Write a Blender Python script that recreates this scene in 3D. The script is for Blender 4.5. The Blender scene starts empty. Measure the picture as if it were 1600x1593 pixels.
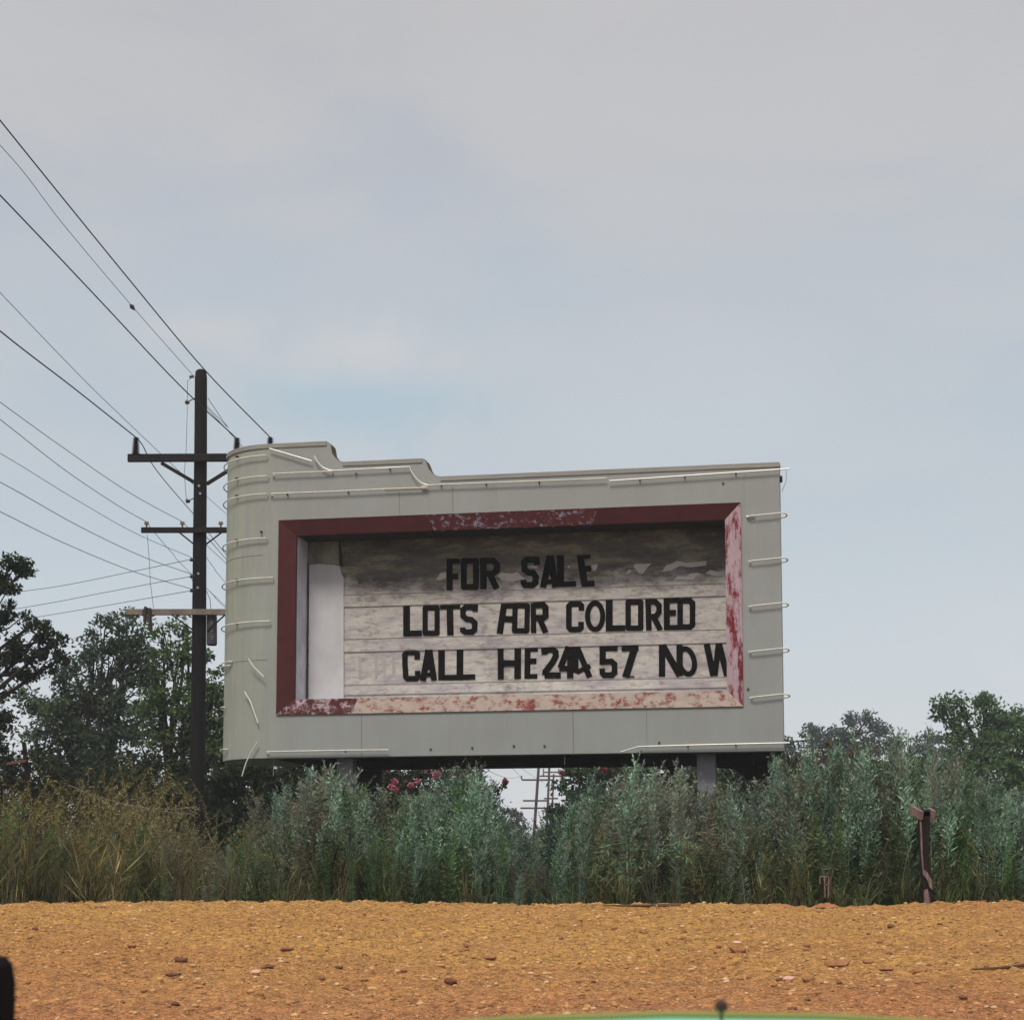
import bpy, math, random
import numpy as np
from mathutils import Vector, Matrix
from mathutils.geometry import tessellate_polygon
R = math.radians
sc = bpy.context.scene
COL = sc.collection

# ------------------------------------------------------------------ camera
F = 3000.0                      # focal length in photo pixels (photo 1600 wide)
PITCH = R(6.3)
PY0 = 1400.0 - F*math.tan(PITCH)    # row of the principal point; the horizon sits at row 1400
CAMZ = 1.2
cam = bpy.data.cameras.new('camera'); camo = bpy.data.objects.new('camera', cam); COL.objects.link(camo)
camo.location = (0, 0, CAMZ); camo.rotation_euler = (R(90)+PITCH, 0, 0)
cam.sensor_width = 36; cam.lens = 36*F/1600; cam.shift_y = (PY0-796.5)/1600
cam.clip_start = 0.05; cam.clip_end = 20000
cam.dof.use_dof = True; cam.dof.focus_distance = 33; cam.dof.aperture_fstop = 36
sc.camera = camo

def ray(px, py):
    xc = (px-800)/F; yc = (PY0-py)/F
    c, s = math.cos(PITCH), math.sin(PITCH)
    return Vector((xc, c-yc*s, s+yc*c))
def P(px, py, y):
    d = ray(px, py); t = y/d.y
    return Vector((d.x*t, y, CAMZ+d.z*t))

# ------------------------------------------------------------------ light
SUN_EL, SUN_AZ = R(55), R(197)          # azimuth clockwise from +Y
w = bpy.data.worlds.new("World"); sc.world = w; w.use_nodes = True
nt = w.node_tree; N = nt.nodes; L = nt.links
for n in list(N): N.remove(n)
out = N.new('ShaderNodeOutputWorld'); bg = N.new('ShaderNodeBackground'); L.new(bg.outputs[0], out.inputs[0])
bg.inputs[1].default_value = 0.1
sky = N.new('ShaderNodeTexSky'); sky.sky_type = 'NISHITA'; sky.sun_disc = False
sky.sun_elevation = SUN_EL; sky.sun_rotation = SUN_AZ; sky.dust_density = 3.0; sky.air_density = 1.2
tc = N.new('ShaderNodeTexCoord')
sep = N.new('ShaderNodeSeparateXYZ'); L.new(tc.outputs['Generated'], sep.inputs[0])
# high overcast veil: brighter at the horizon, thin broken patches higher up
ramp = N.new('ShaderNodeValToRGB'); L.new(sep.outputs[2], ramp.inputs[0])
cr = ramp.color_ramp
cr.elements[0].position = 0.0; cr.elements[0].color = (7.6, 7.8, 8.0, 1)
cr.elements[1].position = 1.0; cr.elements[1].color = (9.5, 9.3, 9.0, 1)
for p_, c_ in ((0.05, (7.2, 7.4, 7.7, 1)), (0.12, (6.3, 6.8, 7.2, 1)), (0.20, (5.4, 6.0, 6.5, 1)),
               (0.30, (5.3, 5.65, 6.05, 1)), (0.38, (5.35, 5.4, 5.6, 1)), (0.47, (5.15, 5.1, 5.2, 1)), (0.62, (7.0, 6.9, 6.9, 1))):
    e = cr.elements.new(p_); e.color = c_
mp = N.new('ShaderNodeMapping'); mp.inputs['Scale'].default_value = (1.0, 1.0, 2.6); mp.inputs['Location'].default_value = (0.35, 0.2, 0.3)
L.new(tc.outputs['Generated'], mp.inputs[0])
nz = N.new('ShaderNodeTexNoise'); nz.inputs['Scale'].default_value = 5.0; nz.inputs['Detail'].default_value = 5; nz.inputs['Roughness'].default_value = 0.5
nz.inputs['Distortion'].default_value = 0.4
L.new(mp.outputs[0], nz.inputs['Vector'])
mr = N.new('ShaderNodeMapRange'); mr.inputs[1].default_value = 0.3; mr.inputs[2].default_value = 0.72
mr.inputs[3].default_value = 0.97; mr.inputs[4].default_value = 1.05
L.new(nz.outputs[0], mr.inputs[0])
mul = N.new('ShaderNodeVectorMath'); mul.operation = 'SCALE'; L.new(ramp.outputs[0], mul.inputs[0]); L.new(mr.outputs[0], mul.inputs['Scale'])
mr2 = N.new('ShaderNodeMapRange'); mr2.inputs[1].default_value = 0.36; mr2.inputs[2].default_value = 0.52
mr2.inputs[3].default_value = 0.84; mr2.inputs[4].default_value = 0.98
L.new(nz.outputs[0], mr2.inputs[0])
mx = N.new('ShaderNodeMixRGB'); L.new(mr2.outputs[0], mx.inputs[0]); skm = N.new('ShaderNodeVectorMath'); skm.operation = 'SCALE'; skm.inputs['Scale'].default_value = 1.8; L.new(sky.outputs[0], skm.inputs[0]); L.new(skm.outputs[0], mx.inputs[1]); L.new(mul.outputs[0], mx.inputs[2])
# one small break in the veil, low above the sign, with a brighter puff over it
def sky_spot(px, py, rx, rz, col_, prev, amt):
    d = ray(px, py).normalized()
    s1 = N.new('ShaderNodeVectorMath'); s1.operation = 'SUBTRACT'; L.new(tc.outputs['Generated'], s1.inputs[0]); s1.inputs[1].default_value = d
    s2 = N.new('ShaderNodeVectorMath'); s2.operation = 'MULTIPLY'; L.new(s1.outputs[0], s2.inputs[0]); s2.inputs[1].default_value = (1/rx, 1/rx, 1/rz)
    ln = N.new('ShaderNodeVectorMath'); ln.operation = 'LENGTH'; L.new(s2.outputs[0], ln.inputs[0])
    nf = N.new('ShaderNodeTexNoise'); nf.inputs['Scale'].default_value = 26; nf.inputs['Detail'].default_value = 6; nf.inputs['Roughness'].default_value = 0.6; L.new(tc.outputs['Generated'], nf.inputs['Vector'])
    ad = N.new('ShaderNodeMath'); ad.operation = 'MULTIPLY_ADD'; L.new(nf.outputs[0], ad.inputs[0]); ad.inputs[1].default_value = 2.2; L.new(ln.outputs['Value'], ad.inputs[2])
    m_ = N.new('ShaderNodeMapRange'); m_.interpolation_type = 'SMOOTHSTEP'; m_.inputs[1].default_value = 2.3; m_.inputs[2].default_value = 1.1; m_.inputs[3].default_value = 0; m_.inputs[4].default_value = amt; L.new(ad.outputs[0], m_.inputs[0])
    x_ = N.new('ShaderNodeMixRGB'); L.new(m_.outputs[0], x_.inputs[0]); L.new(prev, x_.inputs[1]); x_.inputs[2].default_value = (*col_, 1); return x_.outputs[0]
o_ = sky_spot(560, 630, 0.080, 0.022, (4.1, 5.5, 6.4), mx.outputs[0], 0.72)
o_ = sky_spot(560, 545, 0.062, 0.020, (6.2, 6.3, 6.5), o_, 0.75)
o_ = sky_spot(330, 520, 0.045, 0.014, (6.1, 6.2, 6.4), o_, 0.6)
L.new(o_, bg.inputs[0])

sd = bpy.data.lights.new('sun', 'SUN'); so = bpy.data.objects.new('sun', sd); COL.objects.link(so)
sd.energy = 2.5; sd.angle = R(17); sd.color = (1.0, 0.945, 0.86)
sv = Vector((math.sin(SUN_AZ)*math.cos(SUN_EL), math.cos(SUN_AZ)*math.cos(SUN_EL), math.sin(SUN_EL)))
so.rotation_euler = (-sv).to_track_quat('-Z', 'Y').to_euler(); so.location = sv*60
sc.view_settings.view_transform = 'Standard'; sc.view_settings.look = 'None'
sc.view_settings.exposure = 0.0; sc.view_settings.gamma = 1
sc.render.engine = 'CYCLES'
sc.cycles.max_bounces = 5; sc.cycles.diffuse_bounces = 2; sc.cycles.glossy_bounces = 2; sc.cycles.transmission_bounces = 3
sc.cycles.volume_bounces = 0; sc.cycles.transparent_max_bounces = 8

# ------------------------------------------------------------------ helpers
def tag(o, label=None, cat=None, group=None, kind=None):
    if label: o['label'] = label
    if cat: o['category'] = cat
    if group: o['group'] = group
    if kind: o['kind'] = kind
    return o
def empty(name, loc, rz=0.0):
    o = bpy.data.objects.new(name, None); COL.objects.link(o); o.location = loc; o.rotation_euler = (0, 0, rz)
    o.empty_display_size = 0.2; return o
def mesh_np(name, verts, faces, mat, parent=None, smooth=False, k=4):
    """verts (n,3) float, faces (m,k) int"""
    me = bpy.data.meshes.new(name)
    verts = np.ascontiguousarray(verts, dtype=np.float32); faces = np.ascontiguousarray(faces, dtype=np.int32)
    me.vertices.add(len(verts)); me.vertices.foreach_set('co', verts.ravel())
    m = len(faces); me.loops.add(m*k); me.loops.foreach_set('vertex_index', faces.ravel())
    me.polygons.add(m); me.polygons.foreach_set('loop_start', np.arange(m, dtype=np.int32)*k)
    me.polygons.foreach_set('loop_total', np.full(m, k, dtype=np.int32))
    if smooth: me.polygons.foreach_set('use_smooth', np.ones(m, dtype=bool))
    me.update(calc_edges=True); me.materials.append(mat)
    o = bpy.data.objects.new(name, me); COL.objects.link(o)
    if parent: o.parent = parent
    return o
class MB:
    def __init__(s): s.v = []; s.f = []
    def add(s, vs, fs):
        b = len(s.v); s.v += [tuple(v) for v in vs]; s.f += [tuple(i+b for i in f) for f in fs]; return s
    def box(s, c, size, rot=None):
        hx, hy, hz = size[0]/2, size[1]/2, size[2]/2
        vs = [Vector((x, y, z)) for z in (-hz, hz) for y in (-hy, hy) for x in (-hx, hx)]
        if rot is not None: vs = [rot @ v for v in vs]
        c = Vector(c)
        return s.add([v+c for v in vs], [(0, 2, 3, 1), (4, 5, 7, 6), (0, 1, 5, 4), (2, 6, 7, 3), (0, 4, 6, 2), (1, 3, 7, 5)])
    def bar(s, a, b, wd, hd, up=Vector((0, 0, 1))):
        a = Vector(a); b = Vector(b); d = (b-a); ln = d.length; d.normalize()
        sx = d.cross(up)
        if sx.length < 1e-4: sx = Vector((1, 0, 0))
        sx.normalize(); u = sx.cross(d)
        m = Matrix((sx, d, u)).transposed()
        return s.box((a+b)/2, (wd, ln, hd), m)
    def tube(s, pts, r, n=8, cap=True):
        pts = [Vector(p) for p in pts]; rs = r if isinstance(r, (list, tuple)) else [r]*len(pts)
        ref = Vector((0, 0, 1)); vs = []; fs = []
        prev = None
        for i, p in enumerate(pts):
            d = (pts[min(i+1, len(pts)-1)]-pts[max(i-1, 0)]).normalized()
            if prev is None:
                a = d.cross(ref)
                if a.length < 0.05: a = d.cross(Vector((1, 0, 0)))
            else: a = prev-d*prev.dot(d)
            a.normalize(); prev = a; b = d.cross(a)
            for k in range(n):
                t = 2*math.pi*k/n; vs.append(p+(a*math.cos(t)+b*math.sin(t))*rs[i])
        for i in range(len(pts)-1):
            for k in range(n): fs.append((i*n+k, i*n+(k+1) % n, (i+1)*n+(k+1) % n, (i+1)*n+k))
        if cap: fs.append(tuple(range(n))[::-1]); fs.append(tuple(range((len(pts)-1)*n, len(pts)*n)))
        return s.add(vs, fs)
    def prism(s, loops, fa, fb):
        """loops: outer + holes, 2D; fa, fb map 2D point -> 3D (front/back)"""
        flat = [p for lp in loops for p in lp]; n = len(flat)
        tris = tessellate_polygon([[Vector((p[0], p[1], 0)) for p in lp] for lp in loops])
        vs = [fa(p) for p in flat]+[fb(p) for p in flat]
        fs = [tuple(t) for t in tris]+[tuple(i+n for i in t)[::-1] for t in tris]
        b = 0
        for lp in loops:
            m = len(lp)
            for i in range(m): fs.append((b+i, b+(i+1) % m, n+b+(i+1) % m, n+b+i))
            b += m
        return s.add(vs, fs)
    def ico(s, c, r, rng, amp=0.25, sq=(1, 1, 1)):
        t = (1+5**.5)/2
        base = [(-1, t, 0), (1, t, 0), (-1, -t, 0), (1, -t, 0), (0, -1, t), (0, 1, t), (0, -1, -t), (0, 1, -t), (t, 0, -1), (t, 0, 1), (-t, 0, -1), (-t, 0, 1)]
        c = Vector(c)
        vs = [c+Vector((v[0]*sq[0], v[1]*sq[1], v[2]*sq[2]))*(r/1.9*(1+rng.uniform(-amp, amp))) for v in base]
        return s.add(vs, ICO)
    def build(s, name, mat, parent=None, smooth=False, fix=True):
        me = bpy.data.meshes.new(name); me.from_pydata(s.v, [], s.f); me.materials.append(mat)
        if fix:
            import bmesh
            bm = bmesh.new(); bm.from_mesh(me); bmesh.ops.recalc_face_normals(bm, faces=bm.faces); bm.to_mesh(me); bm.free()
        if smooth:
            for p in me.polygons: p.use_smooth = True
            me.set_sharp_from_angle(angle=R(40))
        me.update()
        o = bpy.data.objects.new(name, me); COL.objects.link(o)
        if parent: o.parent = parent
        return o
ICO = [(0, 11, 5), (0, 5, 1), (0, 1, 7), (0, 7, 10), (0, 10, 11), (1, 5, 9), (5, 11, 4), (11, 10, 2), (10, 7, 6), (7, 1, 8), (3, 9, 4), (3, 4, 2), (3, 2, 6), (3, 6, 8), (3, 8, 9), (4, 9, 5), (2, 4, 11), (6, 2, 10), (8, 6, 7), (9, 8, 1)]

def copy_tree(o, parent=None):
    c = o.copy(); COL.objects.link(c)
    if parent is not None: c.parent = parent; c.matrix_parent_inverse = o.matrix_parent_inverse
    for ch in list(o.children): copy_tree(ch, c)
    return c

# value noise
_rs = np.random.RandomState(7); _LAT = _rs.rand(256, 256)
def vnoise(x, y):
    xi = np.floor(x).astype(int); yi = np.floor(y).astype(int); fx = x-xi; fy = y-yi
    fx = fx*fx*(3-2*fx); fy = fy*fy*(3-2*fy)
    g = lambda a, b: _LAT[a & 255, b & 255]
    return (g(xi, yi)*(1-fx)+g(xi+1, yi)*fx)*(1-fy)+(g(xi, yi+1)*(1-fx)+g(xi+1, yi+1)*fx)*fy-0.5

# ------------------------------------------------------------------ materials
def new_mat(name):
    m = bpy.data.materials.new(name); m.use_nodes = True
    b = m.node_tree.nodes['Principled BSDF']; b.inputs['Roughness'].default_value = 0.85
    b.inputs['Specular IOR Level'].default_value = 0.25
    return m, m.node_tree.nodes, m.node_tree.links, b
def coords(Nn, Ll, scale=(1, 1, 1), rot=(0, 0, 0), kind='Object'):
    t = Nn.new('ShaderNodeTexCoord'); mp = Nn.new('ShaderNodeMapping')
    mp.inputs['Scale'].default_value = scale; mp.inputs['Rotation'].default_value = rot
    Ll.new(t.outputs[kind], mp.inputs[0]); return mp.outputs[0]
def noise(Nn, Ll, vec, scale, detail=5, rough=0.6, dist=0.0):
    n = Nn.new('ShaderNodeTexNoise'); n.inputs['Scale'].default_value = scale; n.inputs['Detail'].default_value = detail
    n.inputs['Roughness'].default_value = rough; n.inputs['Distortion'].default_value = dist; Ll.new(vec, n.inputs['Vector']); return n.outputs[0]
def rmp(Nn, Ll, fac, stops, interp='LINEAR'):
    r = Nn.new('ShaderNodeValToRGB'); c = r.color_ramp; c.interpolation = interp
    c.elements[0].position = stops[0][0]; c.elements[0].color = (*stops[0][1], 1)
    c.elements[1].position = stops[-1][0]; c.elements[1].color = (*stops[-1][1], 1)
    for p, col in stops[1:-1]: e = c.elements.new(p); e.color = (*col, 1)
    Ll.new(fac, r.inputs[0]); return r.outputs[0]
def mixc(Nn, Ll, fac, a, b, mode='MIX'):
    m = Nn.new('ShaderNodeMixRGB'); m.blend_type = mode
    for i, v in enumerate((fac, a, b)):
        if isinstance(v, (float, int)): m.inputs[i].default_value = v
        elif isinstance(v, tuple): m.inputs[i].default_value = (*v, 1)
        else: Ll.new(v, m.inputs[i])
    return m.outputs[0]
def g3(v): return (v, v, v)
def bump(Nn, Ll, b, h, strength=0.4, dist=0.02):
    n = Nn.new('ShaderNodeBump'); n.inputs['Strength'].default_value = strength; n.inputs['Distance'].default_value = dist
    Ll.new(h, n.inputs['Height']); Ll.new(n.outputs[0], b.inputs['Normal'])

def simple(name, col, rough=0.8, var=0.25, scale=6, spec=0.25, stretch=(1, 1, 1), bmp=0.0, metal=0.0):
    m, Nn, Ll, b = new_mat(name)
    v = coords(Nn, Ll, stretch); n = noise(Nn, Ll, v, scale, 6, 0.65)
    lo = tuple(c*(1-var) for c in col); hi = tuple(min(1, c*(1+var)) for c in col)
    Ll.new(rmp(Nn, Ll, n, [(0.3, lo), (0.7, hi)]), b.inputs['Base Color'])
    b.inputs['Roughness'].default_value = rough; b.inputs['Specular IOR Level'].default_value = spec; b.inputs['Metallic'].default_value = metal
    if bmp: bump(Nn, Ll, b, n, bmp, 0.02)
    return m

def leaf_mat(name, cols, scale=0.6, rough=0.55, trans=0.35, patch=None, col=None):
    """leaf colours vary leaf by leaf and in broad patches"""
    m, Nn, Ll, b = new_mat(name)
    geo = Nn.new('ShaderNodeNewGeometry')
    c = rmp(Nn, Ll, geo.outputs['Random Per Island'], [(i/(len(cols)-1), cc) for i, cc in enumerate(cols)])
    v = coords(Nn, Ll); n = noise(Nn, Ll, v, scale, 3, 0.6)
    br = rmp(Nn, Ll, n, [(0.3, g3(0.55)), (0.7, g3(1.35))])
    c = mixc(Nn, Ll, 1.0, c, br, 'MULTIPLY')
    if col:      # plant by plant variation: upright columns
        n4 = noise(Nn, Ll, coords(Nn, Ll, (1, 1, 0.22)), col, 3, 0.7)
        c = mixc(Nn, Ll, 1.0, c, rmp(Nn, Ll, n4, [(0.36, g3(0.45)), (0.5, g3(0.9)), (0.66, g3(1.45))]), 'MULTIPLY')
    if patch:
        n2 = noise(Nn, Ll, v, patch[1], 3, 0.55)
        c = mixc(Nn, Ll, rmp(Nn, Ll, n2, [(0.45, g3(0)), (0.62, g3(patch[2]))]), c, patch[0])
    Ll.new(c, b.inputs['Base Color']); b.inputs['Roughness'].default_value = rough
    b.inputs['Specular IOR Level'].default_value = 0.15
    tr = Nn.new('ShaderNodeBsdfTranslucent'); Ll.new(c, tr.inputs[0])
    ms = Nn.new('ShaderNodeMixShader'); ms.inputs[0].default_value = trans
    o = [n_ for n_ in Nn if n_.type == 'OUTPUT_MATERIAL'][0]
    Ll.new(b.outputs[0], ms.inputs[1]); Ll.new(tr.outputs[0], ms.inputs[2]); Ll.new(ms.outputs[0], o.inputs[0])
    return m

M = {}
# painted sheet metal of the sign, cream grey with streaks
m, Nn, Ll, b = new_mat('sign_paint')
v = coords(Nn, Ll); n1 = noise(Nn, Ll, v, 0.7, 5, 0.6); vs_ = coords(Nn, Ll, (3.5, 3.5, 0.25)); n2 = noise(Nn, Ll, vs_, 1.6, 6, 0.65)
n3 = noise(Nn, Ll, v, 38, 3, 0.6)
c = rmp(Nn, Ll, n1, [(0.3, (0.272, 0.278, 0.262)), (0.55, (0.296, 0.304, 0.292)), (0.75, (0.312, 0.322, 0.314))])
c = mixc(Nn, Ll, 0.3, c, rmp(Nn, Ll, n2, [(0.3, g3(0.82)), (0.6, g3(1.0)), (0.8, g3(1.06))]), 'MULTIPLY')
c = mixc(Nn, Ll, rmp(Nn, Ll, n3, [(0.66, g3(0)), (0.78, g3(0.35))]), c, (0.16, 0.13, 0.10))
sx = Nn.new('ShaderNodeSeparateXYZ'); t_ = Nn.new('ShaderNodeTexCoord'); Ll.new(t_.outputs['Object'], sx.inputs[0])
ar = rmp(Nn, Ll, sx.outputs[0], [(0.0, g3(0.0)), (1.0, g3(0.0))])
mrx = Nn.new('ShaderNodeMapRange'); mrx.inputs[1].default_value = 0.4; mrx.inputs[2].default_value = -0.9; mrx.inputs[3].default_value = 0.0; mrx.inputs[4].default_value = 0.55
Ll.new(sx.outputs[0], mrx.inputs[0])
alg = mixc(Nn, Ll, 1.0, mrx.outputs[0], rmp(Nn, Ll, n2, [(0.35, g3(0.2)), (0.65, g3(1))]), 'MULTIPLY')
c = mixc(Nn, Ll, alg, c, (0.40, 0.42, 0.26))
n5 = noise(Nn, Ll, coords(Nn, Ll, (7, 7, 0.45)), 1.3, 6, 0.7)
c = mixc(Nn, Ll, rmp(Nn, Ll, n5, [(0.60, g3(0)), (0.74, g3(0.40))]), c, (0.20, 0.155, 0.11))
Ll.new(c, b.inputs['Base Color']); b.inputs['Roughness'].default_value = 0.6
bump(Nn, Ll, b, n1, 0.25, 0.03); M['sign'] = m

def peeling(name, under, over, lo, hi, sc_=3.0, stretch=(1, 1, 1), dark=None):
    m, Nn, Ll, b = new_mat(name)
    v = coords(Nn, Ll, stretch); n1 = noise(Nn, Ll, v, sc_, 10, 0.76, 0.08); n2 = noise(Nn, Ll, v, sc_*0.6+1.3, 5, 0.6)
    ov = mixc(Nn, Ll, rmp(Nn, Ll, n2, [(0.35, g3(0)), (0.7, g3(1))]), over, tuple(x*0.78 for x in over))
    un = mixc(Nn, Ll, rmp(Nn, Ll, n2, [(0.35, g3(0)), (0.7, g3(1))]), under, tuple(x*0.72 for x in under))
    c = mixc(Nn, Ll, rmp(Nn, Ll, n1, [(lo, g3(0)), (hi, g3(1))]), un, ov)
    Ll.new(c, b.inputs['Base Color']); bump(Nn, Ll, b, n1, 0.35, 0.01); return m
M['maroon'] = peeling('maroon_paint', (0.26, 0.26, 0.30), (0.078, 0.017, 0.018), 0.27, 0.31, 3.0)
M['maroon_worn'] = peeling('worn_maroon_paint', (0.34, 0.35, 0.45), (0.095, 0.02, 0.022), 0.38, 0.46, 8.0, (1, 1, 1.3))
M['pink_side'] = peeling('faded_pink_paint', (0.20, 0.018, 0.022), (0.46, 0.33, 0.37), 0.43, 0.52, 4.2, (2.0, 2.0, 0.55))
M['pink_bottom'] = peeling('faded_cream_paint', (0.22, 0.045, 0.035), (0.43, 0.35, 0.30), 0.41, 0.51, 4.0, (1, 1, 1.4))
M['red_patch'] = peeling('flaking_dark_red_paint', (0.42, 0.33, 0.36), (0.085, 0.018, 0.018), 0.42, 0.50, 5.5)
# letter panel: weathered boards with mildew plus painted soffit shade, thinning downwards in ragged tongues
m, Nn, Ll, b = new_mat('letter_board')
v = coords(Nn, Ll, (0.8, 1, 3.2)); nA = noise(Nn, Ll, v, 1.6, 7, 0.66, 0.05); nB = noise(Nn, Ll, coords(Nn, Ll, (1.2, 1, 3.0)), 4.0, 9, 0.75)
nC = noise(Nn, Ll, coords(Nn, Ll, (1, 1, 0.35)), 1.1, 5, 0.6); nD = noise(Nn, Ll, coords(Nn, Ll, (1, 1, 7)), 5, 5, 0.7)
c = rmp(Nn, Ll, nA, [(0.34, (0.33, 0.295, 0.31)), (0.46, (0.44, 0.405, 0.40)), (0.56, (0.50, 0.475, 0.42)), (0.66, (0.55, 0.52, 0.50))])
c = mixc(Nn, Ll, rmp(Nn, Ll, nB, [(0.50, g3(0)), (0.60, g3(0.6))]), c, (0.27, 0.20, 0.19))
c = mixc(Nn, Ll, 0.5, c, rmp(Nn, Ll, nD, [(0.3, g3(0.78)), (0.65, g3(1.04))]), 'MULTIPLY')
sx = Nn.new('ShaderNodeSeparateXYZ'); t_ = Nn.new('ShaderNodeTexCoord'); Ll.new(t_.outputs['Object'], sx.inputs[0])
MILDEW_SHADE = Nn.new('ShaderNodeMapRange'); MILDEW_SHADE.name = 'mildew_shade'; Ll.new(sx.outputs[2], MILDEW_SHADE.inputs[0])
mm = Nn.new('ShaderNodeMath'); mm.operation = 'MULTIPLY_ADD'; Ll.new(nC, mm.inputs[0]); mm.inputs[1].default_value = 1.6; Ll.new(MILDEW_SHADE.outputs[0], mm.inputs[2])
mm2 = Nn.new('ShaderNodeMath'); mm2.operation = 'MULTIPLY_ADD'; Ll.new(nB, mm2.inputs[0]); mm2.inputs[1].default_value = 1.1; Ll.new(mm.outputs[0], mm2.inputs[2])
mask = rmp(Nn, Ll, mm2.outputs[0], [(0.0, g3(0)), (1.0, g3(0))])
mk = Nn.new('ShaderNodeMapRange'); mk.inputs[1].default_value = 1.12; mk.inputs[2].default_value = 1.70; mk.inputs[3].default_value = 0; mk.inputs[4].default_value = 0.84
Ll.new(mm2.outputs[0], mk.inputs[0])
mildew_shade_c = rmp(Nn, Ll, nA, [(0.38, (0.035, 0.03, 0.027)), (0.52, (0.065, 0.058, 0.042)), (0.62, (0.17, 0.155, 0.09)), (0.72, (0.08, 0.072, 0.06))])
c = mixc(Nn, Ll, mk.outputs[0], c, mildew_shade_c)
Ll.new(c, b.inputs['Base Color']); b.inputs['Roughness'].default_value = 0.8; bump(Nn, Ll, b, nB, 0.3, 0.01); M['board'] = m
BOARD_MILDEW_SHADE = MILDEW_SHADE
M['ply'] = simple('pale_plywood', (0.50, 0.49, 0.50), 0.8, 0.10, 3, stretch=(1, 1, 0.6))
M['wall_in'] = simple('recess_lining', (0.56, 0.55, 0.60), 0.8, 0.2, 2.5)
M['letter'] = simple('black_letter_paint', (0.007, 0.006, 0.0055), 0.8, 0.3, 9, spec=0.05)
M['peel'] = simple('peeled_paint', (0.44, 0.40, 0.38), 0.8, 0.12, 7)
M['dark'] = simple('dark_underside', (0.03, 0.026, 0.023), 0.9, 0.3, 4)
M['seam'] = simple('seam_shadow_line', (0.18, 0.175, 0.155), 0.9, 0.2, 8)
M['tube'] = simple('old_glass_tubing', (0.66, 0.64, 0.56), 0.25, 0.12, 9, spec=0.5)
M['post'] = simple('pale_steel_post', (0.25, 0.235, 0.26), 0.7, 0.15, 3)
M['rail'] = simple('letter_rail', (0.26, 0.22, 0.20), 0.7, 0.25, 5)
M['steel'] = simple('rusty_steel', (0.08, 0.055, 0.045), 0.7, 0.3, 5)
# utility poles
M['pole'] = simple('creosoted_wood', (0.008, 0.0065, 0.0065), 0.85, 0.35, 5, stretch=(6, 6, 0.5), bmp=0.5)
M['arm'] = simple('weathered_crossarm_wood', (0.015, 0.012, 0.012), 0.85, 0.3, 6, bmp=0.3)
M['arm_light'] = simple('greyed_crossarm_wood', (0.20, 0.16, 0.13), 0.85, 0.3, 5)
M['insul'] = simple('brown_glazed_porcelain', (0.035, 0.022, 0.018), 0.3, 0.2, 5, spec=0.5)
M['wire'] = simple('cable_sheath', (0.03, 0.024, 0.024), 0.6, 0.1, 2)
M['wire_pale'] = simple('bare_conductor', (0.11, 0.105, 0.12), 0.5, 0.1, 2)
M['far_pole'] = simple('red_brown_pole_wood', (0.075, 0.045, 0.038), 0.85, 0.2, 2)
M['tank'] = simple('grey_transformer_paint', (0.06, 0.055, 0.065), 0.6, 0.2, 4)
M['white'] = simple('white_marking', (0.30, 0.30, 0.32), 0.7, 0.1, 4)
M['bark'] = simple('tree_bark', (0.028, 0.022, 0.018), 0.9, 0.35, 6, stretch=(1, 1, 0.3))
M['twig'] = simple('dark_twigs', (0.045, 0.036, 0.028), 0.9, 0.3, 6)
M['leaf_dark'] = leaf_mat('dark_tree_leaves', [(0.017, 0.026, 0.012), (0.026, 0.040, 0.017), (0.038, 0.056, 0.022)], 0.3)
M['leaf_mid'] = leaf_mat('dense_tree_leaves', [(0.030, 0.052, 0.034), (0.055, 0.088, 0.056), (0.095, 0.145, 0.092)], 0.5, patch=((0.07, 0.10, 0.03), 0.35, 0.5))
M['leaf_green'] = leaf_mat('bright_tree_leaves', [(0.045, 0.080, 0.026), (0.075, 0.125, 0.042), (0.12, 0.17, 0.06)], 0.6)
M['leaf_far'] = leaf_mat('far_tree_leaves', [(0.045, 0.07, 0.062), (0.065, 0.098, 0.085), (0.10, 0.14, 0.115)], 0.4)  # bluish distance haze mixed into the leaf colour
M['leaf_right'] = leaf_mat('right_tree_leaves', [(0.045, 0.085, 0.030), (0.08, 0.14, 0.052), (0.13, 0.21, 0.085)], 0.35)
M['leaf_rust'] = leaf_mat('sumac_leaves', [(0.06, 0.075, 0.035), (0.11, 0.085, 0.05), (0.17, 0.09, 0.06)], 1.2)
M['leaf_myrtle'] = leaf_mat('myrtle_leaves', [(0.025, 0.040, 0.018), (0.045, 0.06, 0.028), (0.075, 0.055, 0.035)], 1.2)
M['pink'] = leaf_mat('pink_blossom', [(0.42, 0.10, 0.15), (0.66, 0.20, 0.27), (0.82, 0.40, 0.46)], 2.0, trans=0.3)
M['pink_dull'] = leaf_mat('dull_pink_blossom', [(0.28, 0.07, 0.07), (0.38, 0.11, 0.10), (0.42, 0.16, 0.14)], 2.0, trans=0.3)
M['weed_teal'] = leaf_mat('blue_green_weed_leaves', [(0.05, 0.11, 0.070), (0.14, 0.26, 0.175), (0.24, 0.37, 0.27), (0.42, 0.52, 0.42)], 0.8, trans=0.25, patch=((0.24, 0.215, 0.17), 0.6, 0.5), col=3.6)
M['weed_green'] = leaf_mat('green_weed_leaves', [(0.042, 0.086, 0.028), (0.095, 0.185, 0.062), (0.19, 0.31, 0.13)], 0.8, trans=0.25, patch=((0.13, 0.15, 0.07), 0.6, 0.5), col=3.6)
M['gold'] = leaf_mat('golden_grass_stems', [(0.05, 0.046, 0.018), (0.17, 0.15, 0.055), (0.42, 0.36, 0.17)], 0.8, trans=0.3)
M['bush_leaf'] = leaf_mat('arching_bush_leaves', [(0.07, 0.13, 0.065), (0.13, 0.22, 0.11), (0.24, 0.34, 0.20)], 0.8, trans=0.25)
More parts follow.
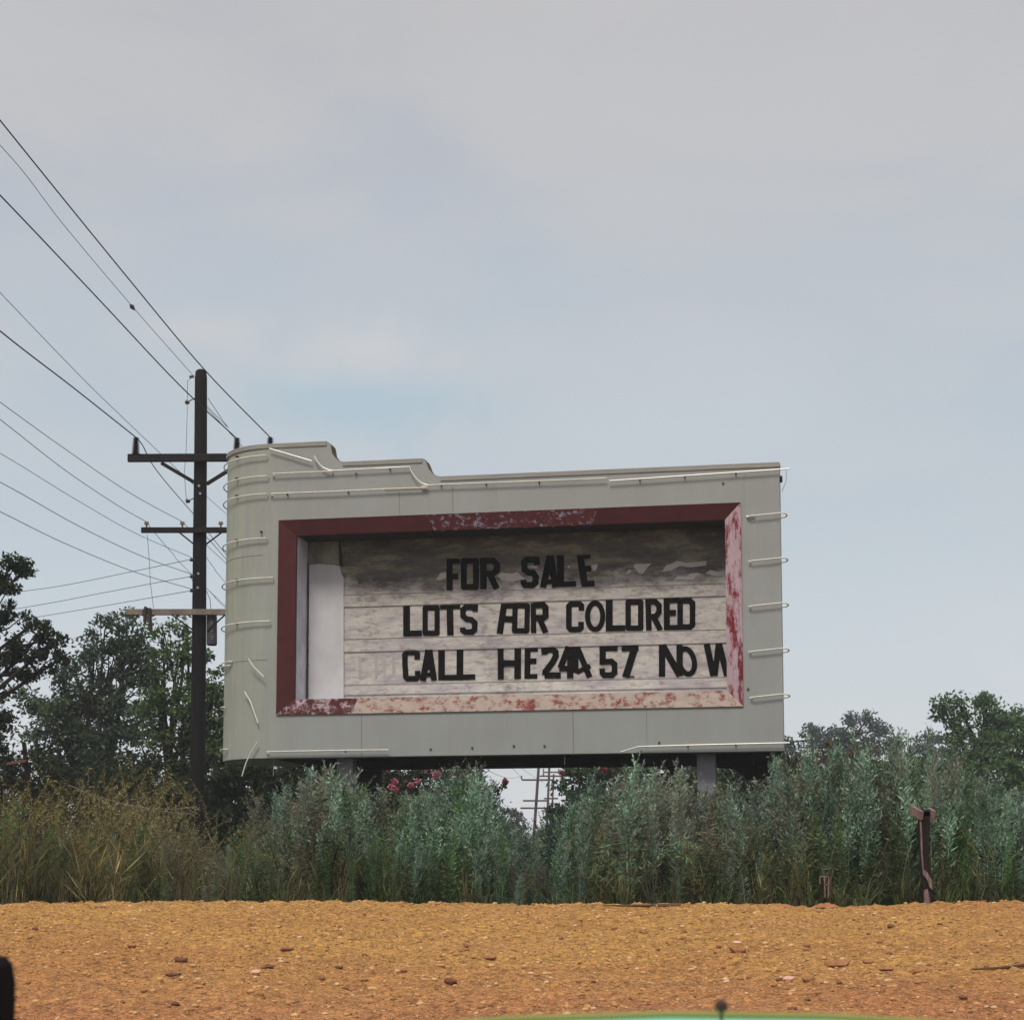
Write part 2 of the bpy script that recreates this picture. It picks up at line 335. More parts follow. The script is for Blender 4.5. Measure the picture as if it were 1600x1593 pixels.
M['weed_shade'] = leaf_mat('shaded_blue_green_leaves', [(0.022, 0.042, 0.030), (0.045, 0.08, 0.058), (0.09, 0.14, 0.105)], 0.8, trans=0.25)  # darker copy of the blue-green leaves: depth shade painted into the back rows
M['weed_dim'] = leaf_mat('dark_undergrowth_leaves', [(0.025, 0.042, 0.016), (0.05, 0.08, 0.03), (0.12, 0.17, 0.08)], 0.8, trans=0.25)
M['weed_brown'] = leaf_mat('faded_weed_leaves', [(0.07, 0.065, 0.04), (0.15, 0.14, 0.095), (0.27, 0.235, 0.175)], 0.6, trans=0.3)
M['grass'] = leaf_mat('tall_grass_blades', [(0.03, 0.045, 0.018), (0.07, 0.10, 0.035), (0.19, 0.24, 0.09)], 0.7, trans=0.3, patch=((0.09, 0.07, 0.035), 0.7, 0.5), col=3.6)
M['straw'] = leaf_mat('straw_grass', [(0.06, 0.048, 0.025), (0.11, 0.088, 0.045), (0.24, 0.19, 0.11)], 0.8, trans=0.3)
# gravelly dirt
m, Nn, Ll, b = new_mat('orange_dirt')
v = coords(Nn, Ll, kind='Object'); n1 = noise(Nn, Ll, v, 0.28, 4, 0.55); n2 = noise(Nn, Ll, v, 14, 7, 0.72); n3 = noise(Nn, Ll, v, 1.8, 5, 0.6)
vo = Nn.new('ShaderNodeTexVoronoi'); vo.inputs['Scale'].default_value = 38; Ll.new(v, vo.inputs['Vector'])
c = rmp(Nn, Ll, n1, [(0.35, (0.46, 0.22, 0.070)), (0.55, (0.52, 0.28, 0.080)), (0.75, (0.50, 0.25, 0.092))])
c = mixc(Nn, Ll, 0.9, c, rmp(Nn, Ll, n2, [(0.32, (0.25, 0.20, 0.18)), (0.48, (0.85, 0.85, 0.85)), (0.68, (1.5, 1.45, 1.35))]), 'MULTIPLY')
c = mixc(Nn, Ll, 0.5, c, rmp(Nn, Ll, n3, [(0.3, g3(0.7)), (0.7, g3(1.15))]), 'MULTIPLY')
c = mixc(Nn, Ll, 0.7, c, rmp(Nn, Ll, vo.outputs['Distance'], [(0.0, g3(1.15)), (0.5, g3(0.95)), (0.9, g3(0.5))]), 'MULTIPLY')
Ll.new(c, b.inputs['Base Color']); b.inputs['Roughness'].default_value = 0.95
sp = Nn.new('ShaderNodeSeparateXYZ'); Ll.new(v, sp.inputs[0])
yr = Nn.new('ShaderNodeMath'); yr.operation = 'MULTIPLY_ADD'; Ll.new(n3, yr.inputs[0]); yr.inputs[1].default_value = 3.0; Ll.new(sp.outputs[1], yr.inputs[2])
ym = Nn.new('ShaderNodeMapRange'); ym.inputs[1].default_value = 17.5; ym.inputs[2].default_value = 13.5; ym.inputs[4].default_value = 0.75; Ll.new(yr.outputs[0], ym.inputs[0])
c = mixc(Nn, Ll, ym.outputs[0], c, mixc(Nn, Ll, 1.0, c, (0.88, 0.66, 1.15), 'MULTIPLY'))
Ll.new(c, b.inputs['Base Color'])
hsum = mixc(Nn, Ll, 0.5, n2, vo.outputs['Distance']); bump(Nn, Ll, b, hsum, 1.0, 0.05); M['dirt'] = m
m, Nn, Ll, b = new_mat('gravel_stone')
geo = Nn.new('ShaderNodeNewGeometry')
c = rmp(Nn, Ll, geo.outputs['Random Per Island'], [(0, (0.15, 0.07, 0.035)), (0.12, (0.30, 0.14, 0.06)), (0.55, (0.44, 0.23, 0.085)), (0.88, (0.54, 0.31, 0.13)), (1.0, (0.60, 0.42, 0.25))])
Ll.new(c, b.inputs['Base Color']); M['gravel'] = m
M['rock_dark'] = simple('dark_red_clod', (0.15, 0.065, 0.04), 0.95, 0.3, 20, bmp=0.6)
M['rock_pale'] = simple('pale_pink_stone', (0.62, 0.38, 0.27), 0.9, 0.15, 20, bmp=0.5)
M['rock_mid'] = simple('ochre_clod', (0.30, 0.14, 0.065), 0.95, 0.3, 20, bmp=0.6)
M['soil'] = simple('red_soil', (0.33, 0.14, 0.065), 0.95, 0.3, 8, bmp=0.6)
M['field'] = simple('dark_weedy_soil', (0.045, 0.045, 0.025), 0.95, 0.4, 1.5, bmp=0.5)
M['wood_pink'] = simple('weathered_pinkish_wood', (0.19, 0.125, 0.118), 0.9, 0.6, 14, stretch=(3, 3, 0.5), bmp=0.5)
M['wood_dark'] = simple('dark_rotten_wood', (0.014, 0.009, 0.009), 0.9, 0.35, 9)
M['strand'] = simple('dull_pale_strand', (0.20, 0.17, 0.18), 0.7, 0.2, 5)
M['stick'] = simple('brown_stick', (0.12, 0.06, 0.035), 0.9, 0.3, 14)
M['car_green'] = simple('turquoise_car_paint', (0.22, 0.80, 0.52), 0.3, 0.06, 3, spec=0.4)
M['rubber'] = simple('olive_weather_strip', (0.22, 0.19, 0.06), 0.7, 0.15, 10)
M['black'] = simple('black_plastic', (0.006, 0.005, 0.006), 0.9, 0.1, 4, spec=0.05)
M['knob'] = simple('dark_brown_knob', (0.05, 0.02, 0.015), 0.4, 0.1, 8)
M['tyre'] = simple('tyre_rubber', (0.02, 0.02, 0.02), 0.8, 0.2, 6)
M['chrome'] = simple('chrome_trim', (0.6, 0.6, 0.6), 0.25, 0.05, 5, metal=1.0)
M['seat'] = simple('tan_seat_vinyl', (0.30, 0.22, 0.15), 0.6, 0.1, 5)

# ------------------------------------------------------------------ ground
def hgt(x, y):
    """smooth terrain height (numpy)"""
    x = np.asarray(x, float); y = np.asarray(y, float)
    t = np.clip((y-4)/18.0, 0, 1)
    up = 1.112*(0.25*t*t+0.75*t)
    und = 0.022*vnoise(x*0.35+3, y*0.1+9)*np.clip((y-10)/8, 0, 1)*2
    s = np.clip((y-22.0), 0, None)
    drop = 0.20*(1-np.exp(-(s/0.8)**1.6))
    return up+und-drop
def zg(x, y): return float(hgt(x, y))
def axis(fine0, fine1, step, far_lo, far_hi, grow=1.35):
    a = list(np.arange(fine0, fine1, step)); s = step
    hi = [fine1]
    while hi[-1] < far_hi: s *= grow; hi.append(min(far_hi, hi[-1]+s))
    lo = []; s = step; c = fine0
    while c > far_lo: s *= grow; c = max(far_lo, c-s); lo.append(c)
    return np.array(lo[::-1]+a+hi)
def grid(name, xs, ys, zf, mat, smooth=True):
    X, Y = np.meshgrid(xs, ys); Z = zf(X, Y); v = np.stack([X.ravel(), Y.ravel(), Z.ravel()], 1)
    nx, ny = len(xs), len(ys); i = np.arange(nx*ny).reshape(ny, nx)
    f = np.stack([i[:-1, :-1].ravel(), i[:-1, 1:].ravel(), i[1:, 1:].ravel(), i[1:, :-1].ravel()], 1)
    return mesh_np(name, v, f, mat, smooth=smooth)
tag(grid('ground', axis(-12, 12, 1.0, -600, 600), axis(-8, 60, 1.0, -200, 600), lambda x, y: hgt(x, y)-0.09*(y < 23.2)-0.004, M['field']), kind='structure')
def rough_road(x, y):
    fade = np.clip((23.3-y)/0.9, 0, 1)
    r = 0.034*vnoise(x*7, y*4)+0.026*vnoise(x*15+40, y*9)+0.016*vnoise(x*30, y*22+11)+0.07*vnoise(x*1.1+5, y*0.8)*np.clip((y-9)/4, 0, 1)
    cl = np.clip(vnoise(x*9+77, y*8+31)-0.28, 0, 1)*0.10
    return hgt(x, y)+(r+cl)*fade-0.03*(1-fade)
tag(grid('gravel_road', axis(-6.5, 6.5, 0.028, -60, 60), axis(11.0, 22.8, 0.03, -12, 23.5), rough_road, M['dirt']), kind='structure')

def merge_instances(tv, tf, pos, rz, sc3, lean=None):
    """template verts tv, faces tf; per-instance position, z rotation, (sxy, sz), lean (dx,dy per metre)"""
    n = len(pos); c, s = np.cos(rz)[:, None], np.sin(rz)[:, None]
    x = tv[None, :, 0]*sc3[:, 0:1]; y = tv[None, :, 1]*sc3[:, 0:1]; z = tv[None, :, 2]*sc3[:, 1:2]
    X = x*c-y*s; Y = x*s+y*c
    if lean is not None: X = X+z*np.abs(z)*lean[:, 0:1]; Y = Y+z*np.abs(z)*lean[:, 1:2]
    V = np.stack([X+pos[:, 0:1], Y+pos[:, 1:2], z+pos[:, 2:3]], 2).reshape(-1, 3)
    Fc = (tf[None]+(np.arange(n)*len(tv))[:, None, None]).reshape(-1, tf.shape[1])
    return V, Fc
rs = np.random.RandomState(11)
def scatter_gravel():
    ico = np.array([(-1, 1.618, 0), (1, 1.618, 0), (-1, -1.618, 0), (1, -1.618, 0), (0, -1, 1.618), (0, 1, 1.618), (0, -1, -1.618), (0, 1, -1.618), (1.618, 0, -1), (1.618, 0, 1), (-1.618, 0, -1), (-1.618, 0, 1)])/1.9
    VV = []; FF = []; off = 0
    for kind in range(6):
        t = ico*(1+rs.uniform(-0.28, 0.28, (12, 1)))*np.array([1.25, 0.9, 0.62])
        n = 7000
        y = 11.0+11.3*rs.rand(n)**0.8; x = rs.uniform(-1, 1, n)*(y*0.30+0.4)
        r = 0.004+0.022*rs.rand(n)**13+0.006*rs.rand(n)**2
        z = rough_road(x, y)+r*0.15
        V, Fc = merge_instances(t, np.array(ICO), np.stack([x, y, z], 1), rs.uniform(0, 6.28, n), np.stack([r, r], 1))
        VV.append(V); FF.append(Fc+off); off += len(V)
    tag(mesh_np('gravel', np.concatenate(VV), np.concatenate(FF), M['gravel'], k=3), 'loose orange gravel strewn over the dirt road', 'gravel', kind='stuff')
scatter_gravel()

# ------------------------------------------------------------------ the sign
YL, YR = 34.8, 33.2
A = P(437, 1000, YL); B = P(1158, 1000, YR)
U = Vector((B.x-A.x, B.y-A.y, 0)).normalized(); BK = Vector((-U.y, U.x, 0))   # BK points away from camera
yaw = math.atan2(U.y, U.x)
O0 = P(418, 1000, YL); tt = (O0-A).dot(U)
def S(px, py, ly=0.0):
    """pixel -> local (u, z) on the vertical plane at local depth ly"""
    d = ray(px, py); p0 = A+BK*ly
    t = (Vector((p0.x, p0.y, 0))).dot(BK)/Vector((d.x, d.y, 0)).dot(BK)
    w_ = Vector((d.x*t, d.y*t, CAMZ+d.z*t)); q = w_-ORG
    return (q.dot(U), w_.z-ORG.z)
ORG = Vector((0, 0, 0)); 
u_, _ = S(418, 1000); 
base = U*u_ + BK*(A.dot(BK)); ORG = Vector((base.x, base.y, zg(base.x, base.y)))
sign = empty('roadside_sign', ORG, yaw)
tag(sign, 'big grey marquee sign with rounded end, broken tubing and black letters reading LOTS FOR COLORED', 'sign')
uR = S(1221, 950)[0]; zb = S(433, 1186)[1]; zb_r = S(1222, 1170)[1]; zb = (zb+zb_r)/2
zl = (S(1217, 722)[1]+S(690, 745)[1])/2; zh = S(470, 691.5)[1]; zm = S(600, 719)[1]
NR = 1.16; TH = 0.32
X = lambda px: S(px, 900)[0]; Zp = lambda px, py: S(px, py)[1]
outline = [(0, zb), (uR, zb), (uR, zl), (X(688), zl), (X(681), zl+0.02), (X(675), zl+0.07), (X(669), zl+0.16), (X(665.5), Zp(665, 723)), (X(663), Zp(663, 718)), (X(659), zm),
           (X(534), zm), (X(528), zm+0.03), (X(522), zm+0.09), (X(517), zm+0.17), (X(514.5), zh-0.07), (X(512), zh-0.03), (X(508), zh), (0, zh)]
# frame rectangle (outer) in local coords
fl, fr = X(435), X(1159); ft = (Zp(437, 813)+Zp(1158, 785))/2; fb = (Zp(433, 1117)+Zp(1158, 1103))/2
FW = 0.285
hole = [(fl+0.04, fb+0.04), (fl+0.04, ft-0.04), (fr-0.04, ft-0.04), (fr-0.04, fb+0.04)]
def at(y): return lambda p: (p[0], y, p[1])
MB().prism([outline, hole], at(0), at(TH)).build('face_panel', M['sign'], sign)
# rounded end
FLASH = M['flash'] = simple('grey_flashing', (0.27, 0.26, 0.235), 0.7, 0.2, 3, stretch=(0.5, 0.5, 9))
mbn = MB(); nA_ = 28
arc = lambda r, a: (-r*math.sin(a), NR-r*math.cos(a))
plan = [arc(NR, math.pi*i/nA_) for i in range(nA_+1)]+[arc(NR-0.06, math.pi*i/nA_) for i in range(nA_, -1, -1)]
mbn.prism([plan], lambda p: (p[0]-0.001, p[1], zb), lambda p: (p[0]-0.001, p[1], zh))
nose = mbn.build('rounded_end', M['sign'], sign, smooth=True)
MB().prism([[arc(NR+0.018, math.pi*i/nA_) for i in range(nA_+1)]+[arc(NR+0.001, math.pi*i/nA_) for i in range(nA_, -1, -1)]], lambda p: (p[0]-0.012, p[1], zh-0.075), lambda p: (p[0]-0.012, p[1], zh+0.004)).build('edge_flashing', FLASH, sign, smooth=True)
cap = MB().prism([[arc(NR-0.062, math.pi*i/nA_) for i in range(nA_+1)]], lambda p: (p[0], p[1], zh-0.10), lambda p: (p[0], p[1], zh-0.05)); cap.build('top_cover', M['dark'], sign)
# back face spreading away, underside, inner end
DB = 2*NR; DBR = 2*NR+1.3
MB().prism([[(0, DB-0.06), (uR-0.3, DBR-0.06), (uR-0.3, DBR), (0, DB)]], lambda p: (p[0], p[1], zb+0.06), lambda p: (p[0], p[1], zl-0.02)).build('back_panel', M['sign'], sign)
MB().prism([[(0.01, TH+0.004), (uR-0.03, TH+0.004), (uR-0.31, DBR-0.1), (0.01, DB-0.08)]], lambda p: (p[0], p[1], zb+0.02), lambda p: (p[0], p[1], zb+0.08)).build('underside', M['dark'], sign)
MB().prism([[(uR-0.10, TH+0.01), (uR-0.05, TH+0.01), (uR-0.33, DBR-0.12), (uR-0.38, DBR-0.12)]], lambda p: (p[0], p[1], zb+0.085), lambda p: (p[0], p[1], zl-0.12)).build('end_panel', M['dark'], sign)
sagp = [(uR-2.6, zb+0.02), (uR-1.1, zb-0.10), (uR-0.75, zb-0.36), (uR-0.55, zb-0.40), (uR-0.15, zb-0.15), (uR+0.0, zb+0.015)]
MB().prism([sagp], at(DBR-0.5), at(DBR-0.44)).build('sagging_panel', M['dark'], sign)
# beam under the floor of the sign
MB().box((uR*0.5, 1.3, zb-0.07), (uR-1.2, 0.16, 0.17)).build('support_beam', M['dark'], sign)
# top flashing strips following the outline
def strip(pts, drop, y0, y1):
    mb = MB()
    for i in range(len(pts)-1):
        a, b_ = pts[i], pts[i+1]
        mb.add([(a[0], y0, a[1]+.004), (b_[0], y0, b_[1]+.004), (b_[0], y0, b_[1]-drop), (a[0], y0, a[1]-drop), (a[0], y1, a[1]+.004), (b_[0], y1, b_[1]+.004), (b_[0], y1, b_[1]-drop), (a[0], y1, a[1]-drop)],
               [(0, 1, 2, 3), (4, 7, 6, 5), (0, 4, 5, 1), (3, 2, 6, 7)]+([(0, 3, 7, 4)] if i == 0 else [])+([(1, 5, 6, 2)] if i == len(pts)-2 else []))
    return mb
for seg in ([(X(688), zl), (uR+0.006, zl)], [(X(534), zm), (X(659), zm)], [(-0.01, zh), (X(508), zh)]):
    strip(seg, 0.075, -0.018, TH+0.01).build('edge_flashing', M['flash'], sign)
# riser linings (rusty dark inner edge of the steps)
M['riser'] = simple('rusty_step_edge', (0.09, 0.05, 0.045), 0.8, 0.3, 9)
for seg in (outline[2:10], outline[10:17]):
    pts = seg[1:] if seg is outline[2:10] else seg
    mb = MB()
    seq = [p for p in seg if p[0] < uR-0.5]
    for i in range(len(seq)-1):
        a, b_ = seq[i], seq[i+1]; nx = (b_[1]-a[1]); nz_ = -(b_[0]-a[0]); l_ = math.hypot(nx, nz_) or 1; nx *= 0.004/l_; nz_ *= 0.004/l_
        if l_ > 1: continue
        mb.add([(a[0]+abs(nx), -0.002, a[1]+abs(nz_)), (b_[0]+abs(nx), -0.002, b_[1]+abs(nz_)), (b_[0]+abs(nx), TH+.002, b_[1]+abs(nz_)), (a[0]+abs(nx), TH+.002, a[1]+abs(nz_))], [(0, 1, 2, 3)])
    mb.build('step_edge', M['riser'], sign, fix=False)
# recess: splayed frame, lining, letter board
RD = 0.78
def frame_piece(name, o1, o2, i1, i2, mat):
    y0, y1 = -0.03, 0.045
    mb = MB()
    for (a, b_) in ((o1, o2),):
        vs = [(o1[0], y0, o1[1]), (o2[0], y0, o2[1]), (i2[0], y1, i2[1]), (i1[0], y1, i1[1]),
              (o1[0], y0+0.10, o1[1]), (o2[0], y0+0.10, o2[1]), (i2[0], y1+0.06, i2[1]), (i1[0], y1+0.06, i1[1])]
        mb.add(vs, [(0, 1, 2, 3), (7, 6, 5, 4), (0, 4, 5, 1), (1, 5, 6, 2), (2, 6, 7, 3), (3, 7, 4, 0)])
    return mb.build(name, mat, sign)
il, ir, it_, ib = fl+0.32, fr-FW, ft-FW, fb+FW
def lerp2(a, b, t): return (a[0]+(b[0]-a[0])*t, a[1]+(b[1]-a[1])*t)
frame_piece('frame_rail', (fl, ft), lerp2((fl, ft), (fr, ft), .33), (il, it_), lerp2((il, it_), (ir, it_), .33), M['maroon'])
frame_piece('frame_rail', lerp2((fl, ft), (fr, ft), .331), lerp2((fl, ft), (fr, ft), .70), lerp2((il, it_), (ir, it_), .331), lerp2((il, it_), (ir, it_), .70), M['maroon_worn'])
frame_piece('frame_rail', lerp2((fl, ft), (fr, ft), .701), (fr, ft), lerp2((il, it_), (ir, it_), .701), (ir, it_), M['maroon'])
frame_piece('frame_rail', (fr, ft), (fr, fb), (ir, it_), (ir, ib), M['pink_side'])
kb = 0.165
frame_piece('frame_rail', (fl, fb), lerp2((fl, fb), (fr, fb), kb), (il, ib), lerp2((il, ib), (ir, ib), kb-0.012), M['red_patch'])
frame_piece('frame_rail', lerp2((fl, fb), (fr, fb), kb+.001), (fr, fb), lerp2((il, ib), (ir, ib), kb-0.011), (ir, ib), M['pink_bottom'])
frame_piece('frame_rail', (fl, ft), (fl, fb), (il, it_), (il, ib), M['maroon'])
# lining (four walls)
mb = MB()
mb.box((il-0.03, 0.165+RD/2-0.06, (it_+ib)/2), (0.05, RD-0.12, it_-ib+0.1))
mb.build('recess_side', M['wall_in'], sign)
MB().box((ir+0.03, 0.165+RD/2-0.06, (it_+ib)/2), (0.05, RD-0.12, it_-ib+0.1)).build('recess_side', M['wall_in'], sign)
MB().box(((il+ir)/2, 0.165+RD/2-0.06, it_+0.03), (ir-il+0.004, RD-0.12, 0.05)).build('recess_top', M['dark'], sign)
MB().box(((il+ir)/2, 0.165+RD/2-0.06, ib-0.03), (ir-il+0.004, RD-0.12, 0.05)).build('recess_bottom', M['wall_in'], sign)
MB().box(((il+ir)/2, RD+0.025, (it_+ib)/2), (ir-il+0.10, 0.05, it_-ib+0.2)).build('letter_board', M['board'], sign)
BOARD_MILDEW_SHADE.inputs[1].default_value = S(800, 945, RD)[1]; BOARD_MILDEW_SHADE.inputs[2].default_value = S(800, 850, RD)[1]
BOARD_MILDEW_SHADE.inputs[3].default_value = -0.35; BOARD_MILDEW_SHADE.inputs[4].default_value = 0.95
def rows(pl, pr):   # a horizontal line through the two readings, on the board plane
    return (S(538, pl, RD)[1]+S(1129, pr, RD)[1])/2
u538 = S(537, 1000, RD)[0]
zr = [rows(929, 911), rows(948, 931.5), rows(997, 984), rows(1018, 1005), rows(1069, 1058), rows(1085, 1075)]
# the plain bands between the letter rows stand proud; a thin rail carries each row
for a, b_ in ((0, 1), (2, 3), (4, 5)):
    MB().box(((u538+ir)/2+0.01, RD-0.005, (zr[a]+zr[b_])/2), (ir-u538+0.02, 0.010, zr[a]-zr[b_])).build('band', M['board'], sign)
for i, z_ in enumerate(zr):
    mb = MB(); mb.box(((u538+ir)/2+0.01, RD-0.012, z_-(0.004 if i % 2 == 0 else -0.004)), (ir-u538+0.02, 0.012, 0.008)); mb.build('letter_rail', M['rail'], sign)
# pale plywood sheet at the left, ragged upper corner
pb = [(483, 1092), (483, 882), (500, 880.5), (522, 882), (531, 884), (533, 895), (537, 902), (537, 1092)]
MB().prism([[S(x, y, RD-0.03) for x, y in pb]], at(RD-0.035), at(RD-0.012)).build('plywood_sheet', M['ply'], sign)
M['stained'] = simple('stained_backing', (0.20, 0.195, 0.16), 0.85, 0.45, 3, stretch=(1, 1, 0.5))
MB().prism([[S(x, y, RD-0.02) for x, y in [(470, 830), (528.5, 828), (530, 883), (522, 881), (500, 879.5), (483, 881), (470, 881)]]], at(RD-0.02), at(RD-0.006)).build('stained_backing', M['stained'], sign)
MB().box((S(481.5, 980, RD)[0], RD-0.02, (S(482, 880, RD)[1]+ib)/2), (0.018, 0.03, S(482, 880, RD)[1]-ib)).build('sheet_edge', M['dark'], sign)
MB().prism([[S(x, y, RD-0.02) for x, y in [(529, 838), (531, 838), (534, 870), (536, 884), (531, 883)]]], at(RD-0.03), at(RD-0.005)).build('board_joint', M['dark'], sign)
# peeled patches where old posters came away
patches = [[(1035, 893), (1040, 884), (1058, 876), (1072, 879), (1104, 876), (1103, 883), (1080, 886), (1062, 884), (1050, 890)],
           [(1052, 904), (1060, 900), (1072, 901), (1078, 896), (1090, 894), (1096, 897), (1086, 901), (1084, 905), (1065, 905)],
           [(989, 883), (994, 881), (1018, 880), (1012, 886), (1004, 896), (998, 895)],
           [(978, 895), (983, 889), (988, 891), (982, 896)], [(1102, 895), (1110, 890), (1122, 893), (1135, 890), (1135, 898), (1120, 900)],
           [(777, 899), (784, 894), (800, 896), (808, 893), (820, 904), (800, 908), (784, 906)],
           [(681, 905), (688, 895), (697, 893), (697, 902), (688, 906)], [(923, 883), (934, 881), (932, 889), (927, 892)],
           [(823, 884), (838, 884), (840, 888), (830, 887)], [(1085, 965), (1095, 963), (1108, 969), (1100, 973), (1086, 972)], [(886, 884), (892, 883), (889, 888)]]
for pl in patches:
    MB().prism([[S(x, y, RD-0.004) for x, y in pl]], at(RD-0.004), at(RD-0.001)).build('peeled_patch', M['peel'], sign)

# ---- letters
LN = [0]
def arcpts(cx, cy, rx, ry, rot=0, n=28):
    return [(cx+rx*math.cos(t)*math.cos(rot)-ry*math.sin(t)*math.sin(rot), cy+rx*math.cos(t)*math.sin(rot)+ry*math.sin(t)*math.cos(rot)) for t in [2*math.pi*i/n for i in range(n)]]
def rrect(x0, y0, x1, y1, c=16, sk=0):
    f = lambda x, y: (x+sk*(y1-y)/(y1-y0), y)
    return [f(*p) for p in [(x0+c, y0), (x1-c, y0), (x1, y0+c), (x1, y1-c), (x1-c, y1), (x0+c, y1), (x0, y1-c), (x0, y0+c)]]
def stroke_poly(pts, w_, closed=False):
    """mitred ribbon -> (outer, hole) or (outer,)"""
    n = len(pts); lft = []; rgt = []
    for i in range(n):
        p = Vector(pts[i])
        a = Vector(pts[i-1]) if (i > 0 or closed) else None
        b_ = Vector(pts[(i+1) % n]) if (i < n-1 or closed) else None
        d1 = (p-a).normalized() if a is not None else (b_-p).normalized()
        d2 = (b_-p).normalized() if b_ is not None else d1
        n1 = Vector((-d1.y, d1.x)); n2 = Vector((-d2.y, d2.x)); m_ = (n1+n2)
        m_ = m_.normalized() if m_.length > 1e-6 else n1
        k_ = min(1/max(m_.dot(n1), 0.3), 1.6)*w_/2
        lft.append(tuple(p+m_*k_)); rgt.append(tuple(p-m_*k_))
    if closed: return [lft, rgt]
    return [lft+rgt[::-1]]
def ring(x0, y0, x1, y1, w_=54, c=24, sk=0):
    f = lambda x, y: (x+sk*(y1-y)/(y1-y0), y)
    o = [f(*p) for p in [(x0+c, y0), (x1-c, y0), (x1-c*.3, y0+c*.3), (x1, y0+c), (x1, y1-c), (x1-c*.3, y1-c*.3), (x1-c, y1), (x0+c, y1), (x0+c*.3, y1-c*.3), (x0, y1-c), (x0, y0+c), (x0+c*.3, y0+c*.3)]]
    i = [f(*p) for p in [(x0+w_, y0+w_), (x1-w_, y0+w_), (x1-w_, y1-w_), (x0+w_, y1-w_)]]
    return ([o, i], 0, 'ring')
def area(lp): return abs(sum(lp[i-1][0]*lp[i][1]-lp[i][0]*lp[i-1][1] for i in range(len(lp))))
def letter(ch, org, s, strokes, lab=None):
    mb = MB(); LN[0] += 1
    y_front = RD-0.012-0.0035*(LN[0] % 3)
    for k, (pts, w_, closed) in enumerate(strokes):
        loops = pts if closed == 'ring' else stroke_poly(pts, w_, closed)
        if closed and area(loops[0]) < area(loops[1]): loops = loops[::-1]
        yy = y_front-0.0009*k
        loops = [[S(org[0]+x*s, org[1]+y*s, RD-0.01) for x, y in lp] for lp in loops]
        mb.prism(loops, at(yy), at(RD-0.0045-0.0004*k))
    o = mb.build('letter', M['letter'], sign)
    o['label'] = lab or ('black painted character ' + ch)
    return o
def s_(*pts, w=52, c=False): return (list(pts), w, c)
o1, k1 = (680, 850), 0.175
letter('F', o1, k1, [s_((128, 128), (128, 410)), s_((102, 152), (220, 150), w=45), s_((128, 288), (206, 286), w=50)])
letter('O', o1, k1, [ring(230, 122, 390, 406, 52)])
letter('R', o1, k1, [s_((430, 120), (430, 400), w=58), s_((432, 145), (515, 145), (550, 178), (550, 228), (515, 262), (432, 262), w=54), s_((482, 255), (550, 398), w=56)])
letter('S', o1, k1, [s_((912, 186), (904, 138), (815, 138), (795, 160), (797, 225), (830, 252), (875, 256), (898, 290), (895, 340), (870, 364), (805, 364), (790, 345), (788, 318), w=54)])
letter('A', o1, k1, [s_((1024, 102), (962, 385), w=56), s_((1030, 102), (1074, 384), w=56), s_((985, 335), (1055, 332), w=42), s_((1005, 235), (1050, 235), w=60)])
letter('L', o1, k1, [s_((1118, 98), (1120, 381), w=62), s_((1120, 357), (1258, 352), w=48)])
letter('E', o1, k1, [s_((1292, 100), (1338, 376), w=60), s_((1268, 116), (1386, 108), w=36), s_((1310, 223), (1392, 215), w=50), s_((1330, 355), (1422, 347), w=50)])
o2, k2 = (620, 925), 0.15625
letter('L', o2, k2, [s_((98, 136), (98, 440), w=66), s_((98, 410), (250, 408), w=55)])
letter('O', o2, k2, [ring(257, 130, 429, 435, 52)])
letter('T', o2, k2, [s_((530, 140), (536, 429), w=64), s_((432, 149), (634, 145), w=42)])
letter('S', o2, k2, [s_((782, 190), (784, 148), (690, 148), (662, 172), (662, 235), (700, 267), (745, 272), (780, 305), (778, 370), (752, 396), (685, 396), (660, 378), (658, 352), w=54)])
letter('F', o2, k2, [s_((1074, 115), (1028, 413), w=62), s_((1050, 138), (1190, 134), w=50), s_((1060, 266), (1170, 268), w=62)])
letter('O', o2, k2, [ring(1150, 107, 1325, 410, 52, 24, 8)])
letter('R', o2, k2, [s_((1364, 108), (1368, 405), w=52), s_((1368, 130), (1462, 125), (1486, 150), (1488, 235), (1462, 256), (1368, 254), w=60), s_((1428, 262), (1490, 402), w=56)])
o3, k3 = (860, 920), 0.15625
letter('C', o3, k3, [s_((310, 214), (310, 165), (292, 147), (205, 149), (185, 170), (184, 378), (205, 403), (288, 402), (306, 384), (306, 326), w=56)])
letter('O', o3, k3, [(arcpts(447, 270, 76, 132), 50, True)])
letter('L', o3, k3, [s_((588, 110), (588, 420), w=68), s_((588, 391), (748, 389), w=58)])
letter('O', o3, k3, [ring(750, 103, 930, 416, 54)])
letter('R', o3, k3, [s_((976, 100), (985, 412), w=55), s_((985, 124), (1050, 126), (1086, 162), (1086, 228), (1055, 270), (985, 278), w=54), s_((1036, 280), (1100, 409), w=56)])
letter('E', o3, k3, [s_((1162, 92), (1165, 408), w=60), s_((1165, 115), (1290, 111), w=48), s_((1165, 236), (1256, 235), w=55), s_((1165, 385), (1345, 381), w=48)])
letter('D', o3, k3, [s_((1297, 96), (1297, 398), w=56), s_((1297, 118), (1392, 114), (1421, 140), (1421, 352), (1395, 378), (1297, 377), w=56)])
o4, k4 = (620, 1000), 0.15625
letter('C', o4, k4, [s_((203, 192), (205, 135), (185, 119), (102, 120), (80, 145), (82, 240), (90, 365), (108, 383), (195, 382), (210, 360), (208, 304), w=54)])
letter('A', o4, k4, [s_((316, 95), (260, 405), w=60), s_((326, 95), (374, 402), w=58), s_((285, 345), (352, 342), w=44), s_((300, 255), (345, 255), w=70)])
letter('L', o4, k4, [s_((447, 95), (447, 400), w=66), s_((447, 373), (605, 371), w=54)])
